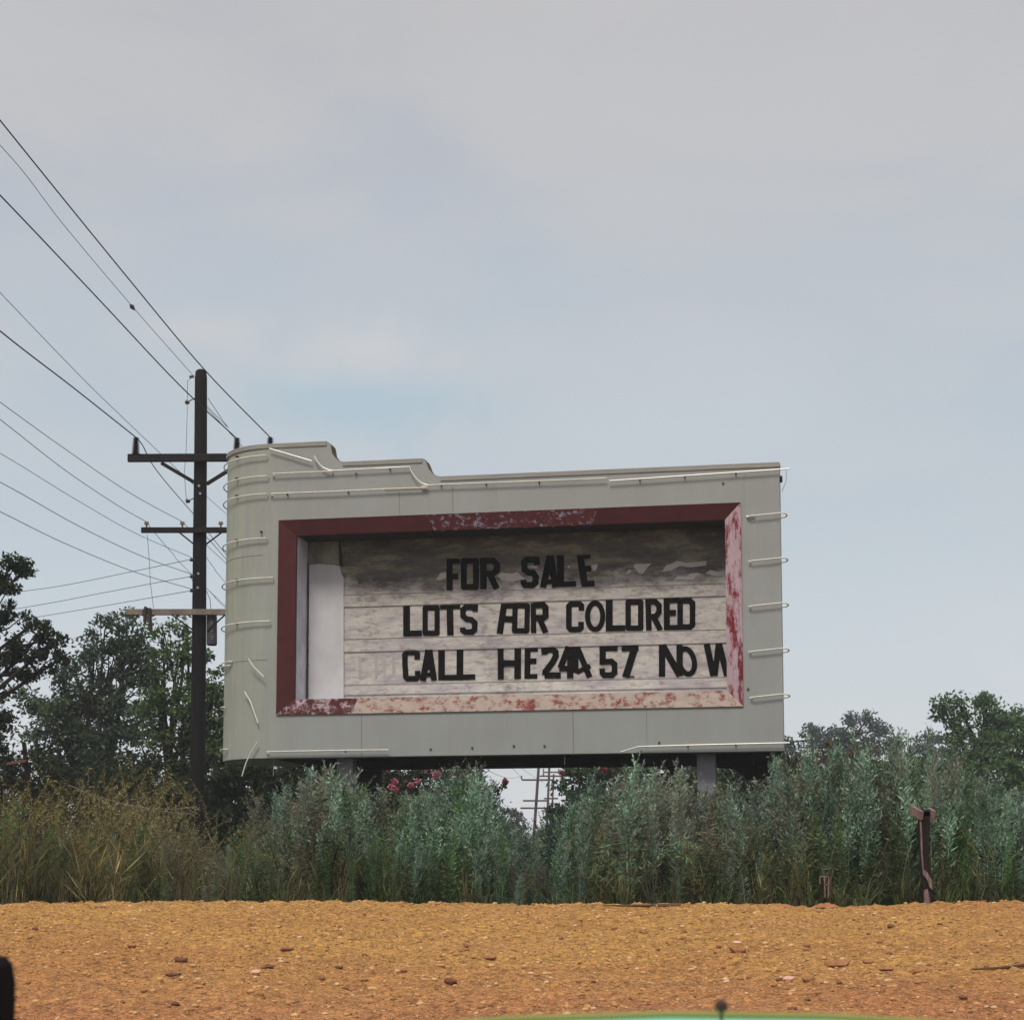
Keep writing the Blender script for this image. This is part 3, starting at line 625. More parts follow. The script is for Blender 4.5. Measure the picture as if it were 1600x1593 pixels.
letter('L', o4, k4, [s_((632, 88), (630, 398), w=66), s_((630, 369), (784, 365), w=54)])
letter('H', o4, k4, [s_((1038, 82), (1040, 389), w=58), s_((1210, 79), (1208, 386), w=66), s_((1038, 230), (1210, 228), w=60)])
letter('E', o4, k4, [s_((1308, 79), (1304, 384), w=58), s_((1305, 95), (1410, 92), w=38), s_((1305, 209), (1396, 207), w=55), s_((1305, 360), (1406, 358), w=46)])
o5, k5 = (830, 995), 0.1125
letter('2', o5, k5, [s_((185, 240), (182, 180), (290, 168), (338, 205), (342, 262), (300, 345), (200, 475), (190, 530), w=84), s_((185, 532), (410, 530), w=86)])
letter('4', o5, k5, [s_((520, 132), (405, 425), w=82), s_((390, 435), (600, 437), w=78), s_((548, 135), (540, 568), w=86)])
letter('4', o5, k5, [s_((635, 132), (812, 556), w=80), s_((612, 132), (612, 470), w=88), s_((590, 455), (655, 478), (820, 395), w=66)], 'second black character 4, fallen askew')
letter('5', o5, k5, [s_((948, 158), (1200, 153), w=74), s_((992, 122), (992, 380), w=86), s_((960, 345), (1115, 336), (1158, 375), (1158, 490), (1122, 526), (1015, 526), (988, 495), (985, 436), w=78)])
letter('7', o5, k5, [s_((1255, 155), (1490, 150), w=78), s_((1445, 125), (1310, 558), w=96), s_((1340, 548), (1432, 548), w=16)])
o6, k6 = (990, 990), 0.1125
letter('N', o6, k6, [s_((395, 152), (395, 593), w=88), s_((400, 150), (645, 582), w=92), s_((638, 150), (640, 582), w=88)])
letter('O', o6, k6, [(arcpts(738, 380, 104, 178, R(-12)), 72, True)])
letter('W', o6, k6, [s_((1015, 138), (1108, 582), w=88), s_((1178, 136), (1128, 580), w=76), s_((1185, 136), (1300, 580), w=86)])

M['ghost'] = simple('old_letter_stain', (0.37, 0.335, 0.325), 0.8, 0.15, 5)
for gl in ([(648, 1023), (652, 1023), (652, 1030), (648, 1030)], [(560, 1026), (565, 1025), (566, 1062), (561, 1062)], [(567, 1054), (578, 1053), (578, 1058), (567, 1059)], [(585, 1024), (590, 1024), (590, 1060), (586, 1060)],
           [(598, 1024), (602, 1023), (603, 1058), (599, 1059)], [(591, 1024), (597, 1023), (597, 1028), (591, 1029)], [(612, 1022), (617, 1022), (618, 1052), (613, 1053)]):
    MB().prism([[S(x, y, RD-0.003) for x, y in gl]], at(RD-0.003), at(RD-0.0005)).build('letter_stain', M['ghost'], sign)
# ---- seams and bolts
def seam(x0, y0, x1, y1, wd=0.008):
    a = S(x0, y0); b_ = S(x1, y1)
    MB().bar((a[0], -0.002, a[1]), (b_[0], -0.002, b_[1]), wd, 0.006, Vector((0, 1, 0))).build('panel_seam', M['seam'], sign)
seam(565, 1115, 565, 1182); seam(895, 1107, 896, 1176, 0.012); seam(707, 760, 708, 800); seam(624, 757, 624, 804, .005); seam(1010, 1105, 1011, 1172, .004)
for z_, a0, a1 in ((S(432, 866)[1], 0.1, 1.9), (S(432, 1030)[1], 0.0, 1.9)):
    MB().tube([(-(NR+.001)*math.sin(a0+(a1-a0)*i/16), NR-(NR+.001)*math.cos(a0+(a1-a0)*i/16), z_) for i in range(17)], 0.005, 4).build('panel_seam', M['seam'], sign)
for (x, y) in ((673, 1170), (738, 1168), (851, 1165), (1169, 1076), (1130, 755), (803, 1165), (540, 1172), (1030, 1160)):
    a = S(x, y); MB().tube([(a[0], -0.015, a[1]), (a[0], 0.01, a[1])], 0.022, 8).build('bolt', M['steel'], sign)
# spots along the lower edge
# ---- glass tubing
TR = 0.0125
def tube_face(pts, off=0.07, hooks=True, ends=None):
    q = [(S(x, y, -off)[0], -off, S(x, y, -off)[1]) for x, y in pts]
    mb = MB()
    if ends == 'left' or ends == 'both': q = [(q[0][0]+0.02, -0.01, q[0][2]-0.03), (q[0][0]-0.015, -0.04, q[0][2]-0.02)]+q
    if ends == 'right' or ends == 'both': q = q+[(q[-1][0]+0.015, -0.04, q[-1][2]-0.02), (q[-1][0]-0.02, -0.01, q[-1][2]-0.03)]
    mb.tube(q, TR, 8)
    return mb.build('neon_tube', M['tube'], sign, smooth=True)
def standoff(x, y):
    a = S(x, y); MB().tube([(a[0], 0.0, a[1]), (a[0], -0.06, a[1]+0.01)], 0.014, 6).build('tube_support', M['steel'], sign)
tube_face([(421, 700.6), (487, 720)])
tube_face([(491, 712), (495, 720), (500, 726), (506, 731), (514, 734), (520, 735), (580, 732), (640, 729), (643, 737), (647, 743), (651, 748), (656, 752.5), (662, 756), (668, 757.5)])
tube_face([(426, 740), (470, 737.8), (519, 736)], ends='both')
tube_face([(660, 760), (672, 757.5), (740, 755), (820, 752), (948, 747)], ends='left')
tube_face([(423, 771), (520, 767.5), (595, 764), (667, 761.5)], ends='both')
tube_face([(601, 766), (667, 763.5)], off=0.05)
tube_face([(952, 751), (968, 750), (1100, 741), (1234, 732)])
tube_face([(417, 1174), (520, 1172), (607, 1171)], ends='left')
tube_face([(970, 1174.5), (984, 1170), (998, 1166), (1100, 1163), (1234, 1160)])
tube_face([(388, 1029), (396, 1041), (412, 1057)], off=0.10)
tube_face([(1166, 806.5), (1180, 806)], off=0.03)
for (x, y) in ((396, 1030), (403, 1075)): pass
for (x, y) in ((557, 741), (610, 734), (690, 759), (760, 757), (843, 754), (1000, 750), (1070, 745), (1150, 740), (450, 774), (545, 770), (1075, 1165), (1150, 1164)): standoff(x, y)
for py, x0 in ((802, 1168), (872, 1170), (942.5, 1170), (1013.5, 1170), (1085, 1172)):
    a = S(x0, py+4, -0.07); b_ = S(1220, py, -0.07)
    q = [(a[0]+0.03, -0.02, a[1]-0.015), (a[0], -0.05, a[1]-0.005), (a[0]+0.05, -0.07, a[1]), (b_[0], -0.07, b_[1]+0.01)]
    for i in range(7):
        t = math.pi*i/6; q.append((uR+0.03+0.09*math.sin(t), -0.07+0.11*(1-math.cos(t)), b_[1]+0.01-0.02*(1-math.cos(t))))
    q.append((uR-0.02, 0.15, b_[1]-0.05))
    MB().tube(q, TR, 8).build('neon_tube', M['tube'], sign, smooth=True)
def nose_pt(a, z_, off=0.07): return (-(NR+off)*math.sin(a), NR-(NR+off)*math.cos(a), z_)
def nose_tube(px_end, py_end, a0=None, a1=1.75, loop=True):
    zz = S(px_end, py_end, -0.07)
    q = []
    if a0 is None:
        q += [(zz[0]+0.0, -0.03, zz[1]-0.02), (zz[0], -0.07, zz[1]), (-0.0, -0.07, zz[1])] if zz[0] > 0.02 else [nose_pt(max(0.03, math.asin(min(0.99, -zz[0]/NR)))-0.012, zz[1]-0.02, 0.02)]
        a0 = 0.06 if zz[0] > 0.02 else max(0.03, math.asin(min(0.99, -zz[0]/NR)))
    n_ = 16
    for i in range(n_+1): q.append(nose_pt(a0+(a1-a0)*i/n_, zz[1]))
    if loop:
        for i in range(1, 9):
            t = math.pi*1.35*i/8; q.append(nose_pt(a1+0.09*math.sin(t), zz[1]-0.085*(1-math.cos(t)), 0.07+0.03*math.sin(t)))
    MB().tube(q, TR, 8).build('neon_tube', M['tube'], sign, smooth=True)
for (x, y) in ((416, 711), (421, 743), (416, 771), (418, 840), (426, 902), (421, 970)): nose_tube(x, y)
for y_, a0 in ((1040, 0.75), (1104, 0.95), (1172, 0.8), (1034, 0.7)):
    z_ = S(432, y_-5)[1]; q = [nose_pt(a0, z_+0.0, 0.02)]+[nose_pt(a0+0.05+(1.7-a0)*i/8, z_+0.01, 0.06) for i in range(9)]
    if y_ != 1034: q += [nose_pt(1.78, z_-0.02, 0.12), nose_pt(1.74, z_-0.09, 0.11)]
    MB().tube(q, TR, 8).build('neon_tube', M['tube'], sign, smooth=True)
def nose_hang(pts):
    q = []
    for (px, py) in pts:
        # intersect view ray with plane slightly ahead of the rounded end
        a = S(px, py, -0.06+0.0)
        uu = a[0]; yy = (NR-math.sqrt(max(0.0, NR*NR-uu*uu)) if uu < 0 else 0.0)-0.08
        a = S(px, py, yy); q.append((a[0], yy, a[1]))
    MB().tube(q, TR, 8).build('neon_tube', M['tube'], sign, smooth=True)
nose_hang([(382, 1080), (391, 1095), (398, 1115), (403, 1129)])
nose_hang([(402, 1159), (393, 1174), (385, 1190), (378, 1212)])
for (x, y) in ((366, 714), (366, 748), (366, 775), (366, 844), (366, 906), (366, 974), (409, 831)):
    uu = S(x, y)[0]; aa = math.asin(min(1, -uu/NR)); z_ = S(x, y, NR-NR*math.cos(aa))[1]
    MB().tube([nose_pt(aa, z_, 0.0), nose_pt(aa, z_, 0.06)], 0.02, 6).build('tube_support', M['steel'], sign)
# small fitting on the right edge and loose wire
MB().tube([(uR+0.0, 0.12, Zp(1221, 746)), (uR+0.045, 0.12, Zp(1221, 746))], 0.06, 10).build('junction_box', M['dark'], sign)
MB().tube([(uR+0.12, 0.02, Zp(1221, 734)), (uR+0.11, 0.1, Zp(1221, 750)), (uR+0.03, 0.13, Zp(1221, 766))], 0.004, 5).build('loose_wire', M['wire'], sign)
# hanging bits below the sign
for (x, y0, y1, ly) in ((428, 1184, 1212, 0.4), (883, 1176, 1194, 0.3), (752+0, 1180, 1184, 0.3)):
    a = S(x, y0, ly); b_ = S(x-1, y1, ly); MB().tube([(a[0], ly, a[1]+0.03), (b_[0], ly, b_[1])], 0.006, 5).build('loose_wire', M['tube'], sign)
# posts
def sign_post(px0, px1, ly, mat, depth=0.3, taper=0):
    a = S(px0, 1200, ly)[0]; b_ = S(px1, 1200, ly)[0]
    MB().box(((a+b_)/2, ly+depth/2, (zb-0.9)/2), (b_-a, depth, zb+0.9)).build('support_post', mat, sign)
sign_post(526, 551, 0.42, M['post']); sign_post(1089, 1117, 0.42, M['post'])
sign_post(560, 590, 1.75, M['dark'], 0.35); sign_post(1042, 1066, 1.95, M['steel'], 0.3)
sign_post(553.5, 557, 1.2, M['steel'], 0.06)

# ------------------------------------------------------------------ utility poles
def insulator(mb, x, z0, h, r, y=0.0, nshed=7):
    pts = []; rr = []
    for i in range(nshed):
        t = i/nshed; k_ = 1-0.25*t
        pts += [(x, y, z0+h*t), (x, y, z0+h*(t+0.35/nshed)), (x, y, z0+h*(t+0.7/nshed))]; rr += [r*0.5*k_, r*k_, r*0.5*k_]
    pts.append((x, y, z0+h)); rr.append(r*0.4)
    mb.tube(pts, rr, 10)
YP = 42.0
pb_ = P(306.5, 1400, YP); gz = zg(pb_.x, YP)
pole = empty('utility_pole', (pb_.x, YP, gz)); tag(pole, 'tall dark wooden utility pole with three crossarms beside the rounded sign end', 'utility pole', 'utility poles along the line')
def PL(px, py, dy=0.0):
    q = P(px, py, YP+dy); return Vector((q.x-pb_.x, dy, q.z-gz))
top = PL(314, 577.5)
ctr = [PL(306.5, 1400)+Vector((0, 0, -0.1)), PL(308, 1250), PL(311, 1000), PL(312, 850), PL(313.5, 700), PL(314, 590), PL(314, 580), PL(314, 577.5)]
MB().tube(ctr, [0.170, 0.165, 0.158, 0.15, 0.142, 0.136, 0.12, 0.07], 14).build('pole_shaft', M['pole'], pole, smooth=False)
mb = MB(); mb.bar(PL(200, 715.5, -0.2), PL(428, 714.5, -0.2), 0.12, 0.165); ca = mb.build('crossarm', M['arm'], pole)
mb = MB(); mb.bar(PL(221, 828, -0.2), PL(398, 828, -0.2), 0.10, 0.115); ca2 = mb.build('crossarm', M['arm'], pole)
mb = MB(); mb.bar(PL(198, 956, -0.2), PL(420, 956, -0.2), 0.12, 0.125); ca3 = mb.build('crossarm', M['arm_light'], pole)
ca3['label'] = 'greyed lower crossarm'
for (x, y0, y1, rr) in ((212, 709, 683, 0.085), (370, 709, 684, 0.085), (422, 709, 683, 0.085)):
    a = PL(x, y0, -0.2); b_ = PL(x, y1, -0.2); mb = MB(); insulator(mb, a.x, a.z, b_.z-a.z, rr*1.15, -0.2, 9); mb.build('insulator', M['insul'], pole)
for (x, y0, y1) in ((229, 824, 815), (285, 824, 815), (345, 824, 815), (392, 824, 815)):
    a = PL(x, y0, -0.2); b_ = PL(x, y1, -0.2); mb = MB(); mb.tube([a, a*0.5+b_*0.5, a*0.45+b_*0.55, b_], [0.02, 0.02, 0.055, 0.045], 8); mb.build('insulator', M['arm_light'], pole)
for (x0, y0, x1, y1, r_) in ((252, 723, 303, 753, 0.035), (376, 723, 323, 756, 0.035), (277, 829, 303, 850, 0.014), (350, 829, 322, 850, 0.014), (268, 960, 303, 985, 0.014), (352, 960, 324, 985, 0.014)):
    MB().bar(PL(x0, y0, -0.27), PL(x1, y1, -0.16), r_*2, r_*2).build('brace', M['arm'], pole)
for (x0, y0, x1, y1) in ((304, 622, 293, 628), (303, 778, 294, 782)):
    mb = MB(); mb.tube([PL(x0, y0, -0.1), PL(x1, y1, -0.1)], 0.012, 6); q = PL(x1, y1, -0.1); mb.tube([q+Vector((0.02, 0, 0.02)), q, q-Vector((0.05, 0, 0.03))], [0.05, 0.06, 0.03], 8); mb.build('spool_bracket', M['insul'], pole)
for (y) in (874, 900, 922):
    mb = MB(); mb.tube([PL(304, y+1, -0.1), PL(297, y, -0.12)], [0.03, 0.045], 6); mb.build('spool_bracket', M['insul'], pole)
MB().bar(PL(303, 588, 0), PL(296, 589, 0), 0.04, 0.05).build('spool_bracket', M['insul'], pole)
# transformer can and its fittings
tk = empty('transformer', (0, 0, 0)); tk.parent = pole
q0 = PL(331, 1008, -0.05); q1 = PL(331, 957, -0.05)
MB().tube([q0, q0+Vector((0, 0, 0.03)), q1-Vector((0, 0, 0.08)), q1], [0.10, 0.115, 0.115, 0.085], 14).build('tank', M['tank'], tk)
for (x, y) in ((330, 972), (331, 984), (331, 996)):
    a = PL(x, y, -0.168); MB().tube([a+Vector((-.02, 0, .03)), a+Vector((.02, 0, .03)), a+Vector((.02, 0, -.03)), a+Vector((-.02, 0, -.03))], 0.008, 4).build('marking', M['white'], tk)
mb = MB(); 
for (x0, y0, x1, y1, r0, r1) in ((228, 950, 226, 972, .05, .035), (233, 950, 236, 984, .05, .04), (236, 984, 231, 974, .03, .02), (224, 957, 229, 948, .04, .05)):
    mb.tube([PL(x0, y0, -0.30), PL(x1, y1, -0.30)], [r0, r1], 7)
mb.build('switch_fitting', M['insul'], pole)
for (x, y) in ((313, 712), (311, 759), (313, 771), (310, 896), (309, 918), (311, 955)):
    a = PL(x, y, -0.15); MB().tube([a, a+Vector((0, -0.03, 0))], 0.028, 8).build('bolt', M['white'], pole)
mb = MB(); mb.tube([PL(302, 588, -.15), PL(293, 595, -.15), PL(292.5, 640, -.15), PL(291, 700, -.15), PL(288, 740, -.15), PL(291, 780, -.15)], 0.006, 5); mb.build('drop_wire', M['wire_pale'], pole)
mb = MB(); mb.tube([PL(230, 835, -.25), PL(233, 870, -.25), PL(235, 910, -.25), PL(240, 950, -.25)], 0.006, 5); mb.build('drop_wire', M['wire_pale'], pole)
for pts in ([(322, 922), (328, 935), (330, 955)], [(321, 875), (322, 890), (321, 905)], [(298, 900), (302, 910), (303, 930)]):
    MB().tube([PL(x, y, -0.17) for x, y in pts], 0.007, 5).build('drop_wire', M['wire'], pole)

# wires: each one a cable hung between two points in space
WG = 'overhead wires strung on the utility poles'
def wire(pts, r, label, mat='wire', extra=None):
    """pts = (px, py, y)...: 3D points, smoothed"""
    q = [P(*p) for p in pts]
    # Catmull-Rom
    res = []
    ext = [q[0]*2-q[1]]+q+[q[-1]*2-q[-2]]
    for i in range(1, len(ext)-2):
        p0, p1, p2, p3 = ext[i-1:i+3]
        for k in range(8):
            t = k/8; res.append(0.5*((2*p1)+(p2-p0)*t+(2*p0-5*p1+4*p2-p3)*t*t+(3*p1-p0-3*p2+p3)*t**3))
    res.append(q[-1])
    o = MB().tube(res, r, 6).build('overhead_wire', M[mat]); tag(o, label, 'wire', WG)
    return o
# heavy conductors coming from over the camera's left shoulder
wire([(-260, -140, 24), (0, 188, 31.5), (207, 443, 37.5), (320, 578, 40.5), (422, 683, 41.8)], 0.013, 'topmost heavy wire passing just over the pole top to the far insulator')
wire([(-260, 40, 24), (0, 305, 31.5), (150, 463, 36.5), (279, 600, 40.2), (370, 685, 41.8)], 0.013, 'heavy wire crossing behind the pole shaft to the insulator above the rounded sign end')
wire([(-300, 270, 24), (0, 517, 32.5), (110, 602, 37), (201, 674, 41), (212, 683, 41.8)], 0.013, 'heavy wire running down to the insulator on the crossarm tip')
wire([(213, 684, 41.8), (223, 696, 43), (245, 735, 50), (300, 800, 62), (420, 935, 85), (736, 1227, 100)], 0.013, 'heavy wire leaving the crossarm tip insulator and passing down behind the pole')
o = wire([(-260, -20, 24), (0, 227, 31), (100, 352, 34.5), (207, 479, 38), (303, 588, 42)], 0.0062, 'thin wire with a small dark splice ending at the pole top', 'wire_pale')
q = P(207, 480, 38.0); MB().tube([q+Vector((-.05, 0, .06)), q+Vector((-.02, 0, .025)), q, q+Vector((.05, 0, -.06))], [0.015, 0.045, 0.045, 0.012], 8).build('splice', M['insul'], o)
wire([(325, 622, 42), (345, 652, 46), (357, 668, 50), (420, 742, 62), (838, 1190, 158)], 0.008, 'thin wire slanting from the shaft behind the insulator over the rounded end', 'wire_pale')
wire([(-200, 245, 27), (0, 457, 33), (128, 590, 37), (200, 660, 40), (295, 750, 44), (345, 795, 50), (500, 930, 80)], 0.0062, 'thin wire crossing above the crossarm tip insulator', 'wire_pale')
wire([(-200, 480, 26), (0, 628, 32), (100, 700, 35.5), (200, 768, 39), (285, 815, 41.8)], 0.0065, 'thin wire tied to the inner pin of the middle crossarm', 'wire_pale')
wire([(-200, 500, 26), (0, 655, 32), (100, 733, 36.5), (180, 787, 40), (229, 815, 41.8)], 0.0068, 'thin wire tied to the outer pin of the middle crossarm', 'wire_pale')
wire([(229, 815, 41.8), (240, 830, 43), (270, 865, 50), (300, 897, 58), (420, 1010, 90)], 0.0075, 'thin wire leaving the middle crossarm tip towards the far poles', 'wire_pale')
wire([(285, 815, 41.8), (300, 830, 43), (345, 872, 50), (420, 940, 70)], 0.007, 'thin wire leaving the inner pin of the middle crossarm towards the far poles', 'wire_pale')
wire([(-200, 600, 26), (0, 708, 32), (110, 775, 36), (210, 832, 39.5), (300, 871, 41.9)], 0.0055, 'faint thin wire meeting the pole between its middle and lower crossarms', 'wire_pale')
wire([(-200, 655, 26), (0, 753, 32), (120, 820, 36.5), (220, 868, 40), (300, 897, 41.9)], 0.0068, 'thin wire meeting the pole shaft at its second small bracket', 'wire_pale')
wire([(-200, 700, 26), (0, 799, 32), (100, 848, 36), (207, 892, 40), (300, 920, 41.9)], 0.0068, 'lowest of the thin wires falling from the upper edge to the pole', 'wire_pale')
wire([(-260, 962, 55), (0, 928, 50), (95, 915, 48), (200, 894, 45), (297, 874, 42)], 0.0075, 'upper of three service wires rising from the far side to the pole', 'wire_pale')
wire([(-260, 995, 55), (30, 950, 50), (160, 926, 46), (250, 909, 43), (300, 900, 42)], 0.0075, 'middle of three service wires rising to the pole', 'wire_pale')
wire([(-260, 1015, 55), (62, 963, 50), (175, 944, 46), (250, 931, 43), (301, 922, 42)], 0.0075, 'lower of three service wires rising to the pole', 'wire_pale')
wire([(322, 838, 42), (335, 852, 44), (347, 866, 47), (420, 950, 62)], 0.008, 'short wire crossing under the middle crossarm towards the sign', 'wire')
wire([(322, 870, 42), (335, 888, 45), (348, 905, 49), (420, 990, 70)], 0.0065, 'thin wire between pole shaft and rounded end, beside the middle crossarm braces', 'wire_pale')
wire([(324, 920, 42), (336, 932, 45), (349, 946, 49), (430, 1020, 70)], 0.0065, 'thin wire between pole shaft and rounded end, above the lower crossarm', 'wire_pale')

# far poles seen under the sign
def far_pole(px0, px1, Y, arms, label, r=0.14):
    """px0 at row 1193, px1 at row 1280; arms (x0, x1, y, [pins])"""
    pb2 = P(px1+(px1-px0)*0.6, 1340, Y); g_ = zg(pb2.x, Y)
    e = empty('utility_pole', (pb2.x, Y, g_)); tag(e, label, 'utility pole', 'utility poles along the line')
    loc = lambda px, py, dy=0.0: P(px, py, Y+dy)-Vector((pb2.x, Y, g_))
    lo = loc(px1, 1280); hi = loc(px0, 1193); d = (hi-lo)
    topz = 12.2+0; 
    f0 = lo-d*((lo.z+0.3)/d.z); f1 = lo+d*((topz-lo.z)/d.z)
    MB().tube([f0, f1], [r*1.1, r*0.85], 8).build('pole_shaft', M['far_pole'], e)
    for (x0, x1, y, pins) in arms:
        a = loc(x0, y, -0.2); b_ = loc(x1, y, -0.2)
        a_ = MB().bar(a, b_, 0.12, 0.13).build('crossarm', M['far_pole'], e)
        for px in pins:
            q_ = loc(px, y-1, -0.2); mbp = MB(); insulator(mbp, q_.x, q_.z, 0.30, 0.09, q_.y, 3); mbp.build('insulator', M['insul'], e)
    return e
far_pole(750.5, 753, 96, [(735, 776, 1229, [737])], 'distant brown pole under the sign beside the pink flowers, with one low crossarm', 0.105)
far_pole(842, 836, 150, [(815, 865, 1218, [815]), (817, 856, 1250.5, []), (813, 855, 1262, [])], 'leftmost and thickest of the three distant poles in the gap under the sign', 0.12)
far_pole(858.5, 855, 165, [(843, 880, 1212, [849]), (850, 872, 1247, [])], 'distant pole in the middle of the group of three under the sign', 0.11)
far_pole(866, 862, 188, [(849, 882, 1206, [849, 873]), (846, 874, 1266, [])], 'farthest and thinnest of the three distant poles under the sign', 0.10)
wire([(700, 1150, 90), (757, 1198, 100), (775, 1209, 115), (795, 1215, 130), (815, 1213, 149)], 0.013, 'sagging wire seen in the gap under the sign reaching the distant poles', 'wire_pale')
wire([(770, 1170, 100), (793, 1193, 115), (808, 1207, 130), (816, 1216, 149)], 0.012, 'left of two short slanting wires in the gap under the sign', 'wire_pale')
wire([(790, 1170, 100), (808, 1193, 115), (828, 1209, 140), (849, 1222, 187)], 0.012, 'right of two short slanting wires in the gap under the sign', 'wire_pale')

# ------------------------------------------------------------------ trees
def leafcloud(clumps, per, leaf, rng, flat=0.7, wratio=0.5):
    """clumps: (n,4) centre + radius -> quads"""
    n = len(clumps); tot = n*per
    c = np.repeat(clumps[:, :3], per, 0); r = np.repeat(clumps[:, 3], per)[:, None]
    d = rng.normal(size=(tot, 3)); d /= np.linalg.norm(d, axis=1)[:, None]+1e-9
    rad = rng.rand(tot, 1)**0.5
    p = c+d*rad*r*np.array([1, 1, flat])
    a = rng.normal(size=(tot, 3))+d*0.6; a[:, 2] -= 0.3; a /= np.linalg.norm(a, axis=1)[:, None]
    b = np.cross(a, rng.normal(size=(tot, 3))); b /= np.linalg.norm(b, axis=1)[:, None]+1e-9
    L_ = (leaf*(0.6+0.8*rng.rand(tot)))[:, None]; W_ = L_*wratio
    v = np.stack([p-a*L_*0.5, p+b*W_*0.5, p+a*L_*0.5, p-b*W_*0.5], 1).reshape(-1, 3)
    f = np.arange(tot*4).reshape(-1, 4)
    return v, f
def tree(px, Y, blobs, dens, per, leaf, mat, label, seed, group=None, trunk_r=0.25, clump_r=(0.35, 0.7), name='tree', cat='tree', stems=1, limbs=True, shell=0.45, zbase=None, flowers=None, trunk_lean=0):
    """blobs in photo terms: (px, py, rx_px, ry_px); depth radius follows; dens = clumps per blob px^2/1000"""
    rng = np.random.RandomState(seed); ppm = F/Y
    b0 = P(px, 1400, Y); g_ = zg(b0.x, Y)
    root = empty(name, (b0.x, Y, g_)); tag(root, label, cat, group)
    org = np.array([b0.x, Y, g_]); clumps = []; bl = []
    for (bx, by, rx, ry) in blobs:
        c = np.array(P(bx, by, Y))-org; rx_m, ry_m = rx/ppm, ry/ppm; dy = (rx_m+ry_m)*0.45
        c[1] += rng.uniform(-0.35, 0.35)*min(dy, 3)
        n = max(3, int(dens*rx*ry/1000)); d = rng.normal(size=(n, 3)); d /= np.linalg.norm(d, axis=1)[:, None]
        rad = shell+(1-shell)*rng.rand(n, 1)
        p = c+d*rad*np.array([rx_m, dy, ry_m]); cr_ = rng.uniform(clump_r[0], clump_r[1], (n, 1))
        clumps.append(np.concatenate([p, cr_], 1)); bl.append((c, p))
    cl = np.concatenate(clumps); v, f = leafcloud(cl, per, leaf, rng)
    mesh_np('crown', v, f, mat, root)
    mb = MB(); rp = random.Random(seed)
    cz = min(c[2] for c, _ in bl); tops = max(c[2] for c, _ in bl)
    for s_i in range(stems):
        off = Vector((rp.uniform(-.6, .6), rp.uniform(-.3, .3), 0))*(stems > 1)
        hx = float(np.mean([c[0] for c, _ in bl]))*0.4
        tops = cz+(tops-cz)*0.75; tp = [Vector((0, 0, -0.2))+off*0.3, Vector((hx*0.2+off.x, off.y, max(cz*0.5, 0.4))), Vector((hx*0.6+off.x*2.2, off.y*2, cz*0.8+tops*0.2)), Vector((hx+off.x*3, 0, tops*0.95))]
        mb.tube(tp, [trunk_r*1.15, trunk_r*0.85, trunk_r*0.55, trunk_r*0.12], 8)
        if limbs:
            for c, p in bl:
                if rp.random() > 1.5/stems: continue
                t = rp.uniform(0.3, 0.8); st = tp[1].lerp(tp[2], t) if rp.random() < .6 else tp[2].lerp(tp[3], t*0.6)
                cc = Vector(c); midp = st.lerp(cc, 0.5)+Vector((rp.uniform(-.2, .2), rp.uniform(-.2, .2), rp.uniform(-.1, .4)))
                mb.tube([st, midp, cc], [trunk_r*0.38, trunk_r*0.24, trunk_r*0.08], 6)
                for q_ in p[::max(1, len(p)//14)]:
                    q_ = Vector(q_); s2 = midp.lerp(cc, rp.uniform(0.2, 1.0)); mb.tube([s2, s2.lerp(q_, .5)+Vector((0, 0, rp.uniform(-.1, .15))), q_], [trunk_r*0.1, trunk_r*0.06, trunk_r*0.03], 5)
    mb.build('trunk', M['bark'], root, smooth=True, fix=False)
    if flowers:
        fm, fl_ = flowers
        for (fx, fy, fr_) in fl_:
            c = np.array(P(fx, fy, Y-1.0 if Y < 60 else Y))-org
            r_m = fr_/ppm; sub = np.array([[c[0]+rng.uniform(-.5, .5)*r_m, c[1]+rng.uniform(-.3, .3)*r_m, c[2]+rng.uniform(-.5, .5)*r_m, r_m*0.7] for _ in range(4)])
            v, f = leafcloud(sub, 34, 0.07, rng, 0.9, 0.8); mesh_np('blossom', v, f, fm, root)
    return root
BT = 'trees standing behind the weeds'
# tree at the left edge, its crown running out of frame, leafy twigs against the sky
tree(-190, 46, [(-20, 895, 40, 34), (18, 882, 30, 20), (34, 893, 20, 18), (5, 915, 32, 18), (-10, 965, 45, 30), (15, 960, 30, 24), (50, 975, 26, 12), (72, 983, 18, 12), (62, 1000, 22, 14),
               (20, 1020, 42, 36), (62, 1025, 30, 22), (88, 1000, 14, 8), (92, 1030, 12, 8), (-20, 1060, 46, 36), (40, 1055, 35, 24), (10, 1085, 26, 14), (-5, 1130, 24, 20), (6, 1122, 14, 16),
               (-150, 900, 120, 110), (-150, 1050, 130, 110), (5, 1160, 18, 22), (-60, 1180, 70, 50)], 9.0, 75, 0.115, M['leaf_dark'],
     'dark leafy tree cut off by the left edge, its twigs reaching over the sky', 3, BT, 0.28, (0.16, 0.34), 'broadleaf_tree', shell=0.15)
tree(150, 62, [(190, 965, 26, 26), (165, 985, 30, 24), (215, 1000, 34, 34), (150, 1015, 40, 34), (190, 1040, 56, 44), (115, 1035, 26, 26), (95, 1060, 34, 26), (60, 1100, 36, 26), (110, 1105, 60, 40),
               (180, 1095, 70, 44), (90, 1140, 55, 36), (160, 1150, 80, 46), (235, 1060, 30, 50), (45, 1095, 20, 16), (130, 1190, 80, 40), (210, 1150, 50, 50), (70, 1180, 30, 22)], 6.5, 85, 0.15, M['leaf_mid'],
     'large dark tree of dense foliage rising left of the utility pole', 5, BT, 0.30, (0.3, 0.6), 'broadleaf_tree', stems=3, shell=0.3)
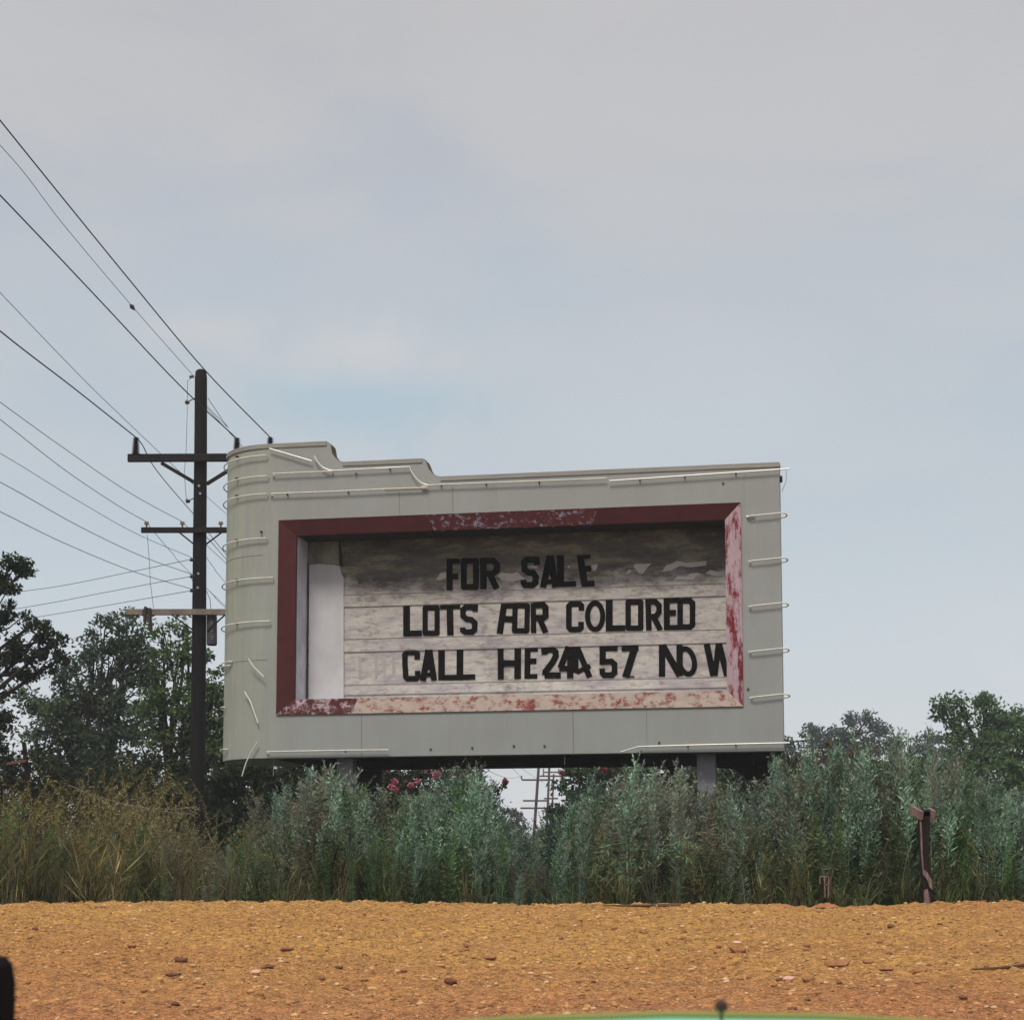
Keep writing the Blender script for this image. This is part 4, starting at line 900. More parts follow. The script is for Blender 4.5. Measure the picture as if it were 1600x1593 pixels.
tree(285, 56, [(255, 985, 20, 28), (282, 1005, 24, 28), (292, 975, 16, 22), (270, 1040, 38, 34), (250, 1085, 34, 36), (300, 1060, 30, 40), (320, 1040, 22, 30), (285, 1110, 50, 40), (335, 1080, 22, 40), (290, 1160, 60, 40), (340, 1150, 40, 50), (235, 1130, 30, 40), (360, 1110, 40, 70)], 6.0, 80, 0.14, M['leaf_green'],
     'brighter green tree directly behind the utility pole', 8, BT, 0.2, (0.28, 0.5), 'broadleaf_tree', stems=2, shell=0.3)
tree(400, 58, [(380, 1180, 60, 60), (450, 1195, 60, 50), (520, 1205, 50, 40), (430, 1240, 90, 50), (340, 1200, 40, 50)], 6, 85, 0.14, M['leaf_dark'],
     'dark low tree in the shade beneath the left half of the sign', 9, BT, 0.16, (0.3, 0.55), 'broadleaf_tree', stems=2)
tree(60, 50, [(10, 1190, 40, 30), (60, 1200, 40, 26), (110, 1205, 50, 34), (-20, 1220, 60, 50), (60, 1245, 60, 40), (180, 1215, 60, 40), (250, 1225, 50, 40)], 5, 80, 0.12, M['leaf_dark'],
     'low dark thicket tree under the big tree at left', 10, BT, 0.1, (0.25, 0.5), 'shrub', 'shrub', stems=3)
def thicket(cols, Y, row0, mat, label, seed, name='shrub', leaf=0.15, per=80, dens=5.5, rmax=36, h=90):
    rng = np.random.RandomState(seed); bl = []
    for px in np.arange(cols[0], cols[1], 26):
        bl.append((px+rng.uniform(-8, 8), row0(px)+rng.uniform(8, 26)+24, rmax*rng.uniform(.7, 1.1), rmax*rng.uniform(.5, .9)))
        bl.append((px+rng.uniform(-8, 8), row0(px)+h*0.75+rng.uniform(-6, 10), rmax*1.2, rmax*0.9))
        bl.append((px+rng.uniform(-8, 8), row0(px)+h*1.25+rng.uniform(-6, 10), rmax*1.3, rmax*0.9))
        bl.append((px+rng.uniform(-8, 8), row0(px)+h*1.75+rng.uniform(-6, 10), rmax*1.3, rmax*0.8))
    return tree((cols[0]+cols[1])/2, Y, bl, dens, per, leaf, mat, label, seed, None, 0.06, (0.25, 0.5), name, 'shrub', stems=5)
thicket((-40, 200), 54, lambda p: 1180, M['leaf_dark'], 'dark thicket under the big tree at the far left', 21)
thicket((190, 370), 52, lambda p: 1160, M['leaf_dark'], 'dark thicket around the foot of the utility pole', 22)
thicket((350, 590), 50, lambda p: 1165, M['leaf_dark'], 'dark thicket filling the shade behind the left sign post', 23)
thicket((590, 745), 50, lambda p: 1195, M['leaf_myrtle'], 'dark brownish thicket behind the pink-flowered shrub', 24)
thicket((900, 1130), 52, lambda p: 1160, M['leaf_mid'], 'green thicket behind the right sign post', 25)
thicket((1110, 1300), 58, lambda p: 1168, M['leaf_dark'], 'green thicket right of the sign, below the sumac', 26)
thicket((1320, 1640), 62, lambda p: 1170, M['leaf_right'], 'green thicket under the large tree at the right edge', 27)
# right side
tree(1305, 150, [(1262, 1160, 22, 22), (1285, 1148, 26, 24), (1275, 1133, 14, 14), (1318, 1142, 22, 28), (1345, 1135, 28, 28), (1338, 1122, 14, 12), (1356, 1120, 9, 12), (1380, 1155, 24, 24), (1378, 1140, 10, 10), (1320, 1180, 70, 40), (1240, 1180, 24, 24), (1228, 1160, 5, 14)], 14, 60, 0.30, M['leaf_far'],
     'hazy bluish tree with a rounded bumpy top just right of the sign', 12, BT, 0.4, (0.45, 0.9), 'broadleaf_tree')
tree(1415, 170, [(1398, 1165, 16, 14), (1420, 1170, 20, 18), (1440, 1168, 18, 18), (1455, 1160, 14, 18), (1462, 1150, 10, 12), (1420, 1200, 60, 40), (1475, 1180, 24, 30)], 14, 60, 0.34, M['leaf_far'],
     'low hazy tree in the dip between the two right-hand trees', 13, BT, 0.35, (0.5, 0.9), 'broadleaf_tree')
tree(1540, 80, [(1470, 1100, 14, 10), (1478, 1110, 20, 14), (1500, 1103, 18, 18), (1495, 1130, 26, 26), (1538, 1105, 26, 22), (1540, 1092, 12, 9), (1555, 1125, 40, 36), (1590, 1115, 34, 26), (1600, 1150, 60, 50), (1530, 1160, 50, 44), (1560, 1200, 70, 44), (1490, 1175, 26, 36), (1650, 1110, 60, 60), (1660, 1200, 70, 70), (1500, 1215, 40, 30)], 7.5, 80, 0.19, M['leaf_right'],
     'large green tree at the right edge behind the weeds', 14, BT, 0.35, (0.35, 0.75), 'broadleaf_tree', shell=0.3)
tree(1330, 60, [(1290, 1168, 22, 12), (1345, 1172, 20, 12), (1310, 1195, 50, 24), (1355, 1200, 30, 30), (1240, 1185, 30, 12), (1230, 1205, 40, 24), (1290, 1230, 80, 30)], 10, 50, 0.14, M['leaf_rust'],
     'rust-tinged sumac shrub poking over the weeds right of the sign', 15, None, 0.06, (0.18, 0.4), 'shrub', 'shrub', stems=4)
tree(1200, 70, [(1170, 1215, 50, 22), (1215, 1205, 30, 26), (1130, 1225, 50, 30), (1190, 1250, 80, 30)], 9, 50, 0.15, M['leaf_mid'],
     'dark rounded shrub below the lower right corner of the sign', 16, None, 0.08, (0.25, 0.5), 'shrub', 'shrub', stems=3)
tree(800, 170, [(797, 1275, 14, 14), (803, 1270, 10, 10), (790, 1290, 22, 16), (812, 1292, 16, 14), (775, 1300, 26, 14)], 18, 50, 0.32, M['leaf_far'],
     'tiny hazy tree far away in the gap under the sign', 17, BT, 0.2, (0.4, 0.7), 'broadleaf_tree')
tree(650, 44, [(600, 1205, 34, 26), (640, 1210, 36, 30), (690, 1215, 34, 28), (725, 1215, 24, 26), (742, 1240, 20, 24), (620, 1250, 60, 34), (690, 1262, 60, 34), (640, 1290, 90, 30)], 9, 70, 0.085, M['leaf_myrtle'],
     'crape myrtle with bright pink blossoms beneath the middle of the sign', 18, 'flowering shrubs behind the sign', 0.07, (0.16, 0.34), 'flowering_shrub', 'shrub', stems=5,
     flowers=(M['pink'], [(601, 1196, 8), (627, 1191, 5), (680, 1211, 7), (706, 1203, 5), (710, 1209, 6), (617, 1220, 5), (614, 1232, 8), (642, 1226, 5), (745, 1196, 6), (748, 1249, 7), (703, 1272, 6), (651, 1220, 4), (668, 1200, 4), (662, 1246, 4), (690, 1236, 4)]))
tree(985, 44, [(915, 1215, 24, 14), (950, 1212, 36, 16), (1000, 1218, 40, 24), (1030, 1235, 30, 30), (930, 1245, 40, 26), (980, 1260, 60, 34), (890, 1270, 40, 20)], 9, 70, 0.085, M['leaf_myrtle'],
     'crape myrtle with a few dull reddish blossoms beneath the right half of the sign', 19, 'flowering shrubs behind the sign', 0.07, (0.16, 0.34), 'flowering_shrub', 'shrub', stems=5,
     flowers=(M['pink_dull'], [(975, 1232, 10), (980, 1240, 7), (1045, 1228, 8), (1048, 1238, 6), (943, 1203, 5), (995, 1205, 5)]))

# sprays of the myrtle reaching into the gap
def spray(pts, fx, fy, fr_, Y, label, seed):
    rng = np.random.RandomState(seed); q = [P(x, y, Y) for x, y in pts]; b0 = Vector((q[0].x, Y, zg(q[0].x, Y)))
    root = empty('flower_stem', b0); tag(root, label, 'flowering stem', 'flowering stems in the gap under the sign')
    lp = [Vector((0, 0, 0))]+[p-b0 for p in q]; MB().tube(lp, [0.015]+[0.011]*(len(lp)-2)+[0.006], 6).build('stem', M['twig'], root)
    c = []
    for i in range(1, len(lp)-1):
        for t in (0.0, 0.33, 0.66):
            p = lp[i].lerp(lp[i+1], t); c.append([p.x, p.y, p.z, 0.11])
    v, f = leafcloud(np.array(c), 16, 0.09, rng); mesh_np('foliage', v, f, M['weed_green'], root)
    p = P(fx, fy, Y)-b0; v, f = leafcloud(np.array([[p.x+rng.uniform(-.4, .4)*fr_*Y/F, p.y, p.z+rng.uniform(-.4, .4)*fr_*Y/F, fr_*Y/F*0.6] for _ in range(4)]), 34, 0.06, rng, 0.9, 0.8)
    mesh_np('blossom', v, f, M['pink'], root)
spray([(772, 1330), (765, 1265), (775, 1236), (788, 1224)], 791, 1221, 7, 40, 'slender stem with a bright pink blossom left of the gap under the sign', 31)
spray([(885, 1340), (888, 1275), (884, 1240), (878, 1215)], 878, 1209, 5, 40, 'slender stem tipped by a round pink blossom in front of the distant poles', 32)

# ------------------------------------------------------------------ weeds (ground cover)
def leafq(p, d, ln, wd, rng):
    d = d/np.linalg.norm(d); s = np.cross(d, rng.normal(size=3)); s /= np.linalg.norm(s)+1e-9
    return [p, p+d*ln*0.45+s*wd*0.5, p+d*ln, p+d*ln*0.45-s*wd*0.5]
def weed_template(seed, nleaf=120, npan=16, nbit=9, leaf=0.10, wide=0.011, plume=0.32, spread=0.10, droop=0.0):
    """unit-height upright weed; quads"""
    rng = np.random.RandomState(seed); V = []
    bx, by = rng.uniform(-.06, .06, 2)
    cen = lambda t: np.array([bx*t*t+0.012*math.sin(5*t+seed), by*t*t, t])
    for i in range(9):
        a, b_ = cen(i/9*0.98), cen((i+1)/9*0.98); w0 = 0.006*(1-i/10)
        V += [a+[w0, 0, 0], b_+[w0*.9, 0, 0], b_-[w0*.9, 0, 0], a-[w0, 0, 0]]
        V += [a+[0, w0, 0], b_+[0, w0*.9, 0], b_-[0, w0*.9, 0], a-[0, w0, 0]]
    for i in range(nleaf):
        t = 0.08+0.80*(i/nleaf); a = i*2.4+rng.uniform(-.4, .4); up = rng.uniform(0.2, 1.1)
        d = np.array([math.cos(a), math.sin(a), up-droop]); V += leafq(cen(t)+d*0.01, d, leaf*1.05*(1.15-0.55*t)*rng.uniform(.7, 1.25), wide*1.05*rng.uniform(.8, 1.3), rng)
    # side branches with small leaves, growing towards the plume
    for i in range(npan):
        t = 1-plume*rng.rand()**0.8*1.5; t = max(t, 0.45); a = rng.uniform(0, 6.28); ln = spread*(1.25-t)*2.6*rng.uniform(.6, 1.2)+0.02
        d = np.array([math.cos(a)*0.55, math.sin(a)*0.55, 0.95]); o = cen(t)
        for k in range(nbit):
            s = k/nbit; p = o+d*ln*s+np.array([d[0], d[1], 0])*ln*0.25*s; dd = d+rng.normal(size=3)*0.8
            V += leafq(p, dd, 0.032*rng.uniform(.6, 1.4), 0.011, rng)
        V += [o, o+d*ln*.5+[.0015, 0, 0], o+d*ln, o+d*ln*.5-[.0015, 0, 0]]
    V = np.array([np.asarray(v, float) for v in V]); return V, np.arange(len(V)).reshape(-1, 4)
def grass_template(seed, nb=26, seedhead=True, w0=0.006, spread=0.35, bend=0.5):
    rng = np.random.RandomState(seed); V = []
    for i in range(nb):
        a = rng.uniform(0, 6.28); h = rng.uniform(.45, 1.0); sp = spread*rng.uniform(.2, 1); b0 = np.array([rng.normal()*0.03, rng.normal()*0.03, 0]); w_ = w0*rng.uniform(.7, 1.3)
        dirv = np.array([math.cos(a), math.sin(a), 0]); side = np.array([-dirv[1], dirv[0], 0]); pv = None
        N_ = 6; be = bend*rng.uniform(.3, 1.1)
        for k in range(N_+1):
            t = k/N_; p = b0+dirv*sp*(t**1.6)*h+np.array([0, 0, h*(t-be*0.35*t**3)]); wk = w_*(1-t**2*0.93)
            cur = (p+side*wk, p-side*wk)
            if pv is not None: V += [pv[0], cur[0], cur[1], pv[1]]
            pv = cur
        if seedhead and h > 0.75:
            for k in range(14):
                pp = p+rng.normal(size=3)*[.012, .012, .03]-dirv*0.04*(k/14)+[0, 0, -0.06*k/14]; V += leafq(pp, rng.normal(size=3)+[0, 0, .8], 0.022, 0.006, rng)
    V = np.array([np.asarray(v, float) for v in V]); return V, np.arange(len(V)).reshape(-1, 4)
# skyline of the weeds, read from the photograph (column -> row of the tops)
SKX = [-200, 0, 60, 120, 200, 260, 300, 345, 400, 440, 500, 530, 570, 620, 680, 720, 745, 770, 800, 830, 870, 900, 940, 985, 1040, 1090, 1130, 1165, 1200, 1250, 1300, 1345, 1390, 1440, 1480, 1520, 1560, 1600, 1800]
SKY = [1250, 1240, 1275, 1272, 1262, 1272, 1282, 1290, 1232, 1230, 1192, 1195, 1222, 1232, 1222, 1202, 1222, 1262, 1280, 1285, 1272, 1250, 1200, 1205, 1210, 1218, 1218, 1226, 1218, 1182, 1172, 1182, 1152, 1165, 1195, 1225, 1218, 1240, 1220]
def skyrow(px): return np.interp(px, SKX, SKY)
def place(n, y0, y1, px0, px1, jlo, jhi, rng, frac=None, hcap=None):
    """positions and heights so that tops reach the skyline; jitter rows"""
    y = rng.uniform(y0, y1, n); px = rng.uniform(px0, px1, n); x = (px-800)/F*y
    rowt = skyrow(px)+rng.uniform(jlo, jhi, n)+22*vnoise(px/34.0+y*0.7, y*0.9+5); g_ = hgt(x, y)
    h = (1400-rowt)/F*y+(CAMZ-g_)
    if frac is not None: h = h*rng.uniform(frac[0], frac[1], n)
    if hcap: h = np.minimum(h, hcap)
    h = np.maximum(h, 0.12); return x, y, g_, h, px
def weed_mass(name, label, cat, templates, batches, mat, seed, lean_amp=0.05, sxy=(0.8, 1.15)):
    rng = np.random.RandomState(seed); VV = []; FF = []; off = 0
    for (n, y0, y1, px0, px1, jlo, jhi, frac, dens_f) in batches:
        x, y, g_, h, px = place(n, y0, y1, px0, px1, jlo, jhi, rng, frac)
        if dens_f is not None:
            keep = rng.rand(n) < dens_f(px, y); x, y, g_, h = x[keep], y[keep], g_[keep], h[keep]
        idx = rng.randint(0, len(templates), len(x))
        for k, (tv, tf) in enumerate(templates):
            s = idx == k; m_ = s.sum()
            if not m_: continue
            hs = h[s]; wf = np.minimum(hs, 2.0)*rng.uniform(sxy[0], sxy[1], m_)
            lean = rng.normal(size=(m_, 2))*lean_amp/np.maximum(hs, .5)[:, None]+np.array([[0.03, 0]])/np.maximum(hs, .5)[:, None]
            V, Fc = merge_instances(tv, tf, np.stack([x[s], y[s], g_[s]-0.02], 1), rng.uniform(0, 6.28, m_), np.stack([wf, hs], 1), lean)
            VV.append(V); FF.append(Fc+off); off += len(V)
    o = mesh_np(name, np.concatenate(VV), np.concatenate(FF), mat); tag(o, label, cat, kind='stuff'); return o
TW = [weed_template(100+i, 130, 20, 9, 0.10, 0.010) for i in range(6)]
TF = [weed_template(200+i, 90, 34, 9, 0.075, 0.008, plume=0.45, spread=0.16) for i in range(5)]
TP = [weed_template(250+i, 170, 56, 11, 0.070, 0.0072, plume=0.42, spread=0.075) for i in range(7)]
TB = [weed_template(300+i, 150, 10, 6, 0.12, 0.016, plume=0.3, spread=0.10, droop=0.5) for i in range(4)]
TG = [grass_template(400+i, 18, True, 0.007, 0.45, 0.9) for i in range(5)]
TS = [grass_template(500+i, 16, True, 0.0035, 0.30, 0.35) for i in range(5)]
def arching_template(seed, nb=5):
    rng = np.random.RandomState(seed); V = []
    for i in range(nb):
        a = rng.normal()*0.7; h = rng.uniform(.75, 1.0); dirv = np.array([math.cos(a), math.sin(a), 0]); side = np.array([-dirv[1], dirv[0], 0.3]); b0 = np.array([rng.normal()*.05, rng.normal()*.05, 0])
        lean = rng.uniform(.10, .40); drop = rng.uniform(.05, .22); pts = []
        for k in range(12):
            t = k/11; pts.append(b0+dirv*(lean*t**1.8+drop*max(0, t-.72)*1.6)+np.array([0, 0, h*t-drop*1.6*max(0, t-.78)**1.2*1.5]))
        for k in range(11):
            w_ = 0.0028*(1-k/13); V += [pts[k]+side*w_, pts[k+1]+side*w_, pts[k+1]-side*w_, pts[k]-side*w_]
        for k in range(46):
            t = 7.5+3.5*k/46; j = int(min(t, 10)); p = pts[j]*(1-(t-j))+pts[min(j+1, 11)]*(t-j)
            V += leafq(p, rng.normal(size=3)*[.6, .5, .5]+dirv*.6-[0, 0, .4], 0.030*rng.uniform(.5, 1.3), 0.005, rng)
        for k in range(5):
            j = rng.randint(1, 6); V += leafq(pts[j], dirv*rng.choice([-1, 1])*0.6+rng.normal(size=3)*.3+[0, 0, .9], 0.22*rng.uniform(.6, 1.2), 0.009, rng)
    V = np.array([np.asarray(v, float) for v in V]); return V, np.arange(len(V)).reshape(-1, 4)
TA = [arching_template(600+i) for i in range(7)]
right = lambda px, y: np.clip((px-330)/120, 0.22, 1)*np.clip(0.45+0.9*(vnoise(px/70.0, y*0.5)+0.5), 0, 1)
rightonly = lambda px, y: np.clip((px-380)/160, 0.02, 1)
left = lambda px, y: np.clip((420-px)/120, 0.05, 1)
midgreen = lambda px, y: np.clip(0.36+0.6*np.exp(-((px-270)/110)**2)+1.2*np.exp(-((px-600)/150)**2)+0.9*np.exp(-((px-1500)/110)**2)+0.5*np.exp(-((px-380)/90)**2), 0, 1)
clump = lambda px, y: np.clip(2.2*(vnoise(px/22.0+3, y*1.3)+0.36), 0.08, 1)
rclump = lambda px, y: right(px, y)*clump(px, y)
weed_mass('weeds', 'blue-green weeds, coloured darker as shade, massed behind the front plants', 'weeds', TF+TW[:3],
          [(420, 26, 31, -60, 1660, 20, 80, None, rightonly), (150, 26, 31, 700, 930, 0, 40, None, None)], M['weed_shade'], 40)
weed_mass('weeds', 'tall blue-green plumed weeds crowding the roadside below the sign', 'weeds', TP,
          [(330, 25, 30, -60, 1660, 8, 75, None, rclump), (330, 24, 26, -60, 1660, 40, 140, None, rclump), (90, 24, 27, 880, 1660, -14, 25, None, None), (34, 24, 27, 430, 760, 2, 25, None, None), (60, 24, 28, 715, 920, 0, 70, None, None)], M['weed_teal'], 41, 0.06, (0.7, 1.0))
weed_mass('weeds', 'bright green leafy weeds in patches along the roadside', 'weeds', TW+TP[:2],
          [(330, 24.2, 29, -60, 1660, 5, 110, None, midgreen), (230, 23.6, 26, -60, 1660, 60, 160, None, midgreen)], M['weed_green'], 42)
weed_mass('weeds', 'faded brownish weeds scattered through the roadside growth', 'weeds', TF+TB[:1],
          [(200, 24.2, 28, 200, 1660, 5, 90, None, None), (120, 23.8, 26, 0, 1660, 70, 170, None, None)], M['weed_brown'], 43)
weed_mass('undergrowth', 'broad-leaved dark undergrowth at the foot of the tall weeds', 'undergrowth', TB,
          [(330, 23.6, 25.5, -60, 1660, 90, 180, None, None), (260, 25, 40, -60, 1660, 60, 130, None, None)], M['weed_dim'], 44)
weed_mass('tall_grass', 'olive green tall grass mixed among the weeds', 'grass', TG,
          [(140, 23.3, 27, -60, 700, 10, 140, None, left), (140, 23.0, 24.2, -60, 1660, 120, 190, None, None), (60, 23.6, 25, 350, 1660, 60, 130, None, None), (110, 22.35, 23.1, -60, 1660, 172, 200, None, lambda px, y: (vnoise(px/40.0, y*2) > 0.05)*1.0)], M['grass'], 45, 0.16, (0.9, 2.2))
weed_mass('dry_grass', 'straw-coloured dry grass with drooping seed heads at the left', 'grass', TS,
          [(90, 23.6, 28, -60, 420, -20, 90, None, left), (50, 23.2, 25, -40, 420, 40, 150, None, left), (70, 23.2, 25, 420, 1660, 80, 170, None, None)], M['straw'], 46, 0.16, (0.9, 1.5))
lefty = lambda px, y: np.clip((370-px)/60, 0.0, 1)*np.clip(0.35+(px+40)/260, 0, 1)
weed_mass('dry_grass', 'tall arching dry grass stems with feathery heads before the dark trees at left', 'grass', TA,
          [(95, 23.6, 28, -40, 420, -110, 0, None, lefty), (36, 23.4, 26, -40, 420, -30, 80, None, left), (26, 23.4, 25.5, 380, 1640, 50, 120, None, None)], M['gold'], 48, 0.10, (0.95, 1.3))
# dim growth behind and below the sign that closes the view
weed_mass('weeds', 'shaded green weeds standing under and behind the sign', 'weeds', TW[:3]+TB[:1],
          [(520, 31, 40, -100, 1700, 30, 80, None, None)], M['weed_green'], 47)

# an arching bush in front of the weeds
def arch_bush():
    Y = 23.0; b0 = P(1018, 1400, Y); g_ = zg(b0.x, Y); root = empty('arching_bush', (b0.x, Y, g_))
    tag(root, 'low bush with stems arching over to the left in front of the weeds', 'bush')
    rng = np.random.RandomState(5); VV = []
    arcs = [[(1020, 1405), (1015, 1350), (1000, 1325), (980, 1317), (955, 1320), (935, 1335)], [(1015, 1405), (1005, 1360), (985, 1342), (960, 1342), (935, 1352), (928, 1362)], [(1020, 1405), (1030, 1350), (1042, 1322), (1060, 1312), (1085, 1318)], [(1018, 1405), (1018, 1360), (1035, 1335), (1055, 1330), (1075, 1340)], [(1012, 1405), (1000, 1375), (975, 1362), (950, 1370)]]
    mb = MB()
    for a in arcs:
        q = [P(x, y, Y)-Vector((b0.x, Y, g_)) for x, y in a]; mb.tube(q, [0.012]*(len(q)-1)+[0.004], 5)
        for i in range(1, len(q)-1):
            for k in range(46):
                p = np.array(q[i].lerp(q[i+1], k/34)); p += rng.normal(size=3)*[.01, .05, .01]
                d = np.array([rng.normal()*.6-.3, rng.normal()*.8, -abs(rng.normal())*.9+.25]); VV += leafq(p, d, 0.10*rng.uniform(.6, 1.3), 0.014, rng)
    mb.build('stem', M['twig'], root)
    v = np.array(VV); mesh_np('foliage', v, np.arange(len(v)).reshape(-1, 4), M['bush_leaf'], root)
arch_bush()

# ------------------------------------------------------------------ small things at the verge
def local(px, py, Y, b0): return P(px, py, Y)-b0
Y = 22.75; b0 = P(1446, 1411, Y); b0.z = zg(b0.x, Y)-0.02
wp = empty('wooden_post', b0); tag(wp, 'broken pinkish wooden post with a split board on top at the right', 'post')
prof_l = [(1443, 1432), (1441.5, 1400), (1440.5, 1385), (1440, 1372), (1439, 1362), (1438, 1345), (1437, 1325), (1436.5, 1308), (1435.5, 1290), (1435, 1268)]
prof_r = [(1451, 1268), (1452, 1290), (1451.5, 1308), (1451, 1325), (1450.5, 1340), (1450, 1352), (1453, 1362), (1455, 1372), (1456, 1385), (1456, 1400), (1456, 1432)]
mb = MB(); q = [local(x, y, Y, b0) for x, y in prof_l+prof_r]
mb.prism([[(p.x, p.z) for p in q]], lambda p: (p[0], -0.05, p[1]), lambda p: (p[0], 0.05, p[1])); mb.build('post_stake', M['wood_dark'], wp)
mb = MB(); e1 = [(1434.6, 1268), (1437, 1268), (1438.8, 1300), (1439.6, 1330), (1441.5, 1358), (1447, 1362), (1454, 1374), (1455, 1390), (1450.5, 1385), (1447, 1374), (1440.5, 1366), (1437.5, 1335), (1436.2, 1300)]
q = [local(x, y, Y, b0) for x, y in e1]; mb.prism([[(p.x, p.z) for p in q]], lambda p: (p[0], -0.07, p[1]), lambda p: (p[0], -0.052, p[1])); mb.build('pale_edge', M['wood_pink'], wp)
mb = MB(); e1 = [(1442, 1390), (1447, 1388), (1451, 1402), (1451, 1430), (1445, 1430), (1442, 1410)]
q = [local(x, y, Y, b0) for x, y in e1]; mb.prism([[(p.x, p.z) for p in q]], lambda p: (p[0], -0.075, p[1]), lambda p: (p[0], -0.052, p[1])); mb.build('pale_edge', M['wood_pink'], wp)
def plank(x0, y0, x1, y1, h_px, ya, yb, mat, nm, th=0.04):
    a = local(x0, y0, Y+ya, b0); b_ = local(x1, y1, Y+yb, b0); hh = h_px*Y/F
    MB().bar(a-Vector((0, 0, hh/2)), b_-Vector((0, 0, hh/2)), th, hh).build(nm, mat, wp)
plank(1423.5, 1258, 1440, 1267, 13, 0.16, -0.10, M['wood_pink'], 'top_board')
plank(1451, 1261, 1458.5, 1266, 17, 0.05, -0.10, M['wood_pink'], 'top_board')
a = local(1443, 1266, Y, b0); MB().box(a+Vector((0.02, 0.02, -0.03)), (0.11, 0.14, 0.07)).build('top_block', M['wood_dark'], wp)
# small frame stake
Y2 = 23.0; b1 = P(1288, 1411, Y2); b1.z = zg(b1.x, Y2)
e = empty('small_stake_frame', b1); tag(e, 'small pale stick frame low in the weeds at the right', 'stake')
mb = MB()
for a_, c_ in (((1281, 1369), (1295, 1368)), ((1295, 1368), (1294.5, 1382)), ((1288, 1369), (1289, 1402)), ((1281, 1369), (1281, 1380)), ((1288, 1381), (1295, 1382)), ((1294.5, 1382), (1294, 1402))):
    mb.bar(local(*a_, Y2, b1), local(*c_, Y2, b1), 0.012, 0.012)
mb.build('frame', M['wood_pink'], e)
# fence post far left with a rail and wire
Y3 = 33.0; b2 = P(39, 1330, Y3); b2.z = zg(b2.x, Y3)
e = empty('fence_post', b2); tag(e, 'thin dark leaning fence post with a rail at the far left above the grass', 'fence post')
MB().tube([Vector((0.05, 0, -0.1)), local(43, 1210, Y3, b2), local(37.5, 1160, Y3, b2)], [0.05, 0.045, 0.038], 8).build('post_shaft', M['wood_dark'], e)
MB().bar(local(10, 1193, Y3-.1, b2), local(41, 1188, Y3-.1, b2), 0.03, 0.04).build('rail', M['rock_dark'], e)
MB().tube([local(39, 1158, Y3, b2), local(47, 1150, Y3, b2), local(57, 1143, Y3, b2)], 0.008, 5).build('fence_wire', M['wire_pale'], e)
# loose strands sagging through the dry grass
for pts, lab in (([(108, 1226, 25.5), (140, 1240, 25.4), (180, 1252, 25.2), (230, 1262, 25.1), (270, 1264, 25), (308, 1260, 25)], 'pale wire sagging through the dry grass at left, upper strand'),
                 ([(160, 1246, 25.2), (200, 1258, 25.1), (240, 1264, 25), (275, 1270, 25), (300, 1271, 25)], 'pale wire sagging through the dry grass at left, lower strand')):
    q = [P(*p) for p in pts]; o = MB().tube(q, 0.0045, 5).build('loose_wire', M['strand']); tag(o, lab, 'wire', 'loose wires in the dry grass')

# stones and sticks on the road
rp = random.Random(4)
def on_road(px, py):
    for i in range(400):
        y = 11.0+i*0.03; p = P(px, py, y)
        if p.z <= float(rough_road(np.array(p.x), np.array(y))): return p
    return P(px, py, 22.0)
def stone(px, py, wpx, mat, label, sq=(1.3, 1, 0.7)):
    p = on_road(px, py); r = wpx*p.y/F/2*0.9; root_z = float(rough_road(np.array(p.x), np.array(p.y)))
    mb = MB(); rr = random.Random(int(px*7+py)); mb.ico((0, 0, 0), r, rr, 0.25, sq)
    o = mb.build('stone', mat); o.location = (p.x, p.y, root_z+r*0.25); sm = o.modifiers.new('s', 'SUBSURF'); sm.levels = sm.render_levels = 1; sm.subdivision_type = 'SIMPLE'
    tag(o, label, 'stone', 'larger stones and clods lying on the dirt road'); return o
stone(400, 1521, 17, M['rock_pale'], 'pale pinkish flat stone left of centre on the near dirt')
stone(1152, 1474, 13, M['rock_pale'], 'pale stone standing on the dirt just above a brown clod')
stone(1154, 1487, 24, M['rock_mid'], 'wide brown clod just under a pale stone', (1.5, 1, 0.9))
stone(1391, 1449, 12, M['rock_dark'], 'round dark brown stone alone near the far edge of the dirt at right')
stone(1308, 1511, 30, M['rock_mid'], 'long brown clod at right centre of the dirt', (1.6, 1, 0.9))
stone(1357, 1505, 18, M['rock_mid'], 'rounded brown clod beside two others at the right')
stone(1435, 1520, 22, M['rock_mid'], 'reddish clod left of the dark stick')
stone(1453, 1509, 9, M['rock_dark'], 'small dark upright stone above the reddish clod at right')
stone(1232, 1533, 18, M['rock_pale'], 'pale squarish stone near the front of the dirt')
stone(1262, 1535, 18, M['rock_mid'], 'tan clod immediately right of the pale squarish stone')
stone(283, 1502, 18, M['rock_dark'], 'dark red clod left of centre')
stone(269, 1525, 18, M['rock_dark'], 'flat dark clod directly below the dark red clod', (1.9, 1, 0.4))
stone(207, 1480, 14, M['rock_mid'], 'brown clod at mid-left of the dirt')
stone(448, 1485, 16, M['rock_dark'], 'dark flat clod in the middle of the left half', (1.8, 1, 0.45))
stone(419, 1512, 16, M['rock_dark'], 'dark red clod just above the pale pinkish stone')
stone(530, 1512, 13, M['rock_dark'], 'dark red clod near the centre of the road')
stone(630, 1519, 12, M['rock_dark'], 'small dark clod right of the centre clod')
stone(704, 1537, 18, M['rock_dark'], 'reddish dark clod close to the front, left of the middle')
stone(274, 1572, 14, M['rock_dark'], 'dark clod at the lower left front')
stone(55, 1452, 9, M['rock_dark'], 'small dark stone at the far left by the road edge')
stone(1260, 1478, 12, M['rock_mid'], 'small brown clod in the right middle distance')
stone(765, 1498, 18, M['rock_mid'], 'ochre clod almost at the centre of the road', (1.5, 1, .6))
stone(1505, 1560, 14, M['rock_dark'], 'dark clod low at the right front')
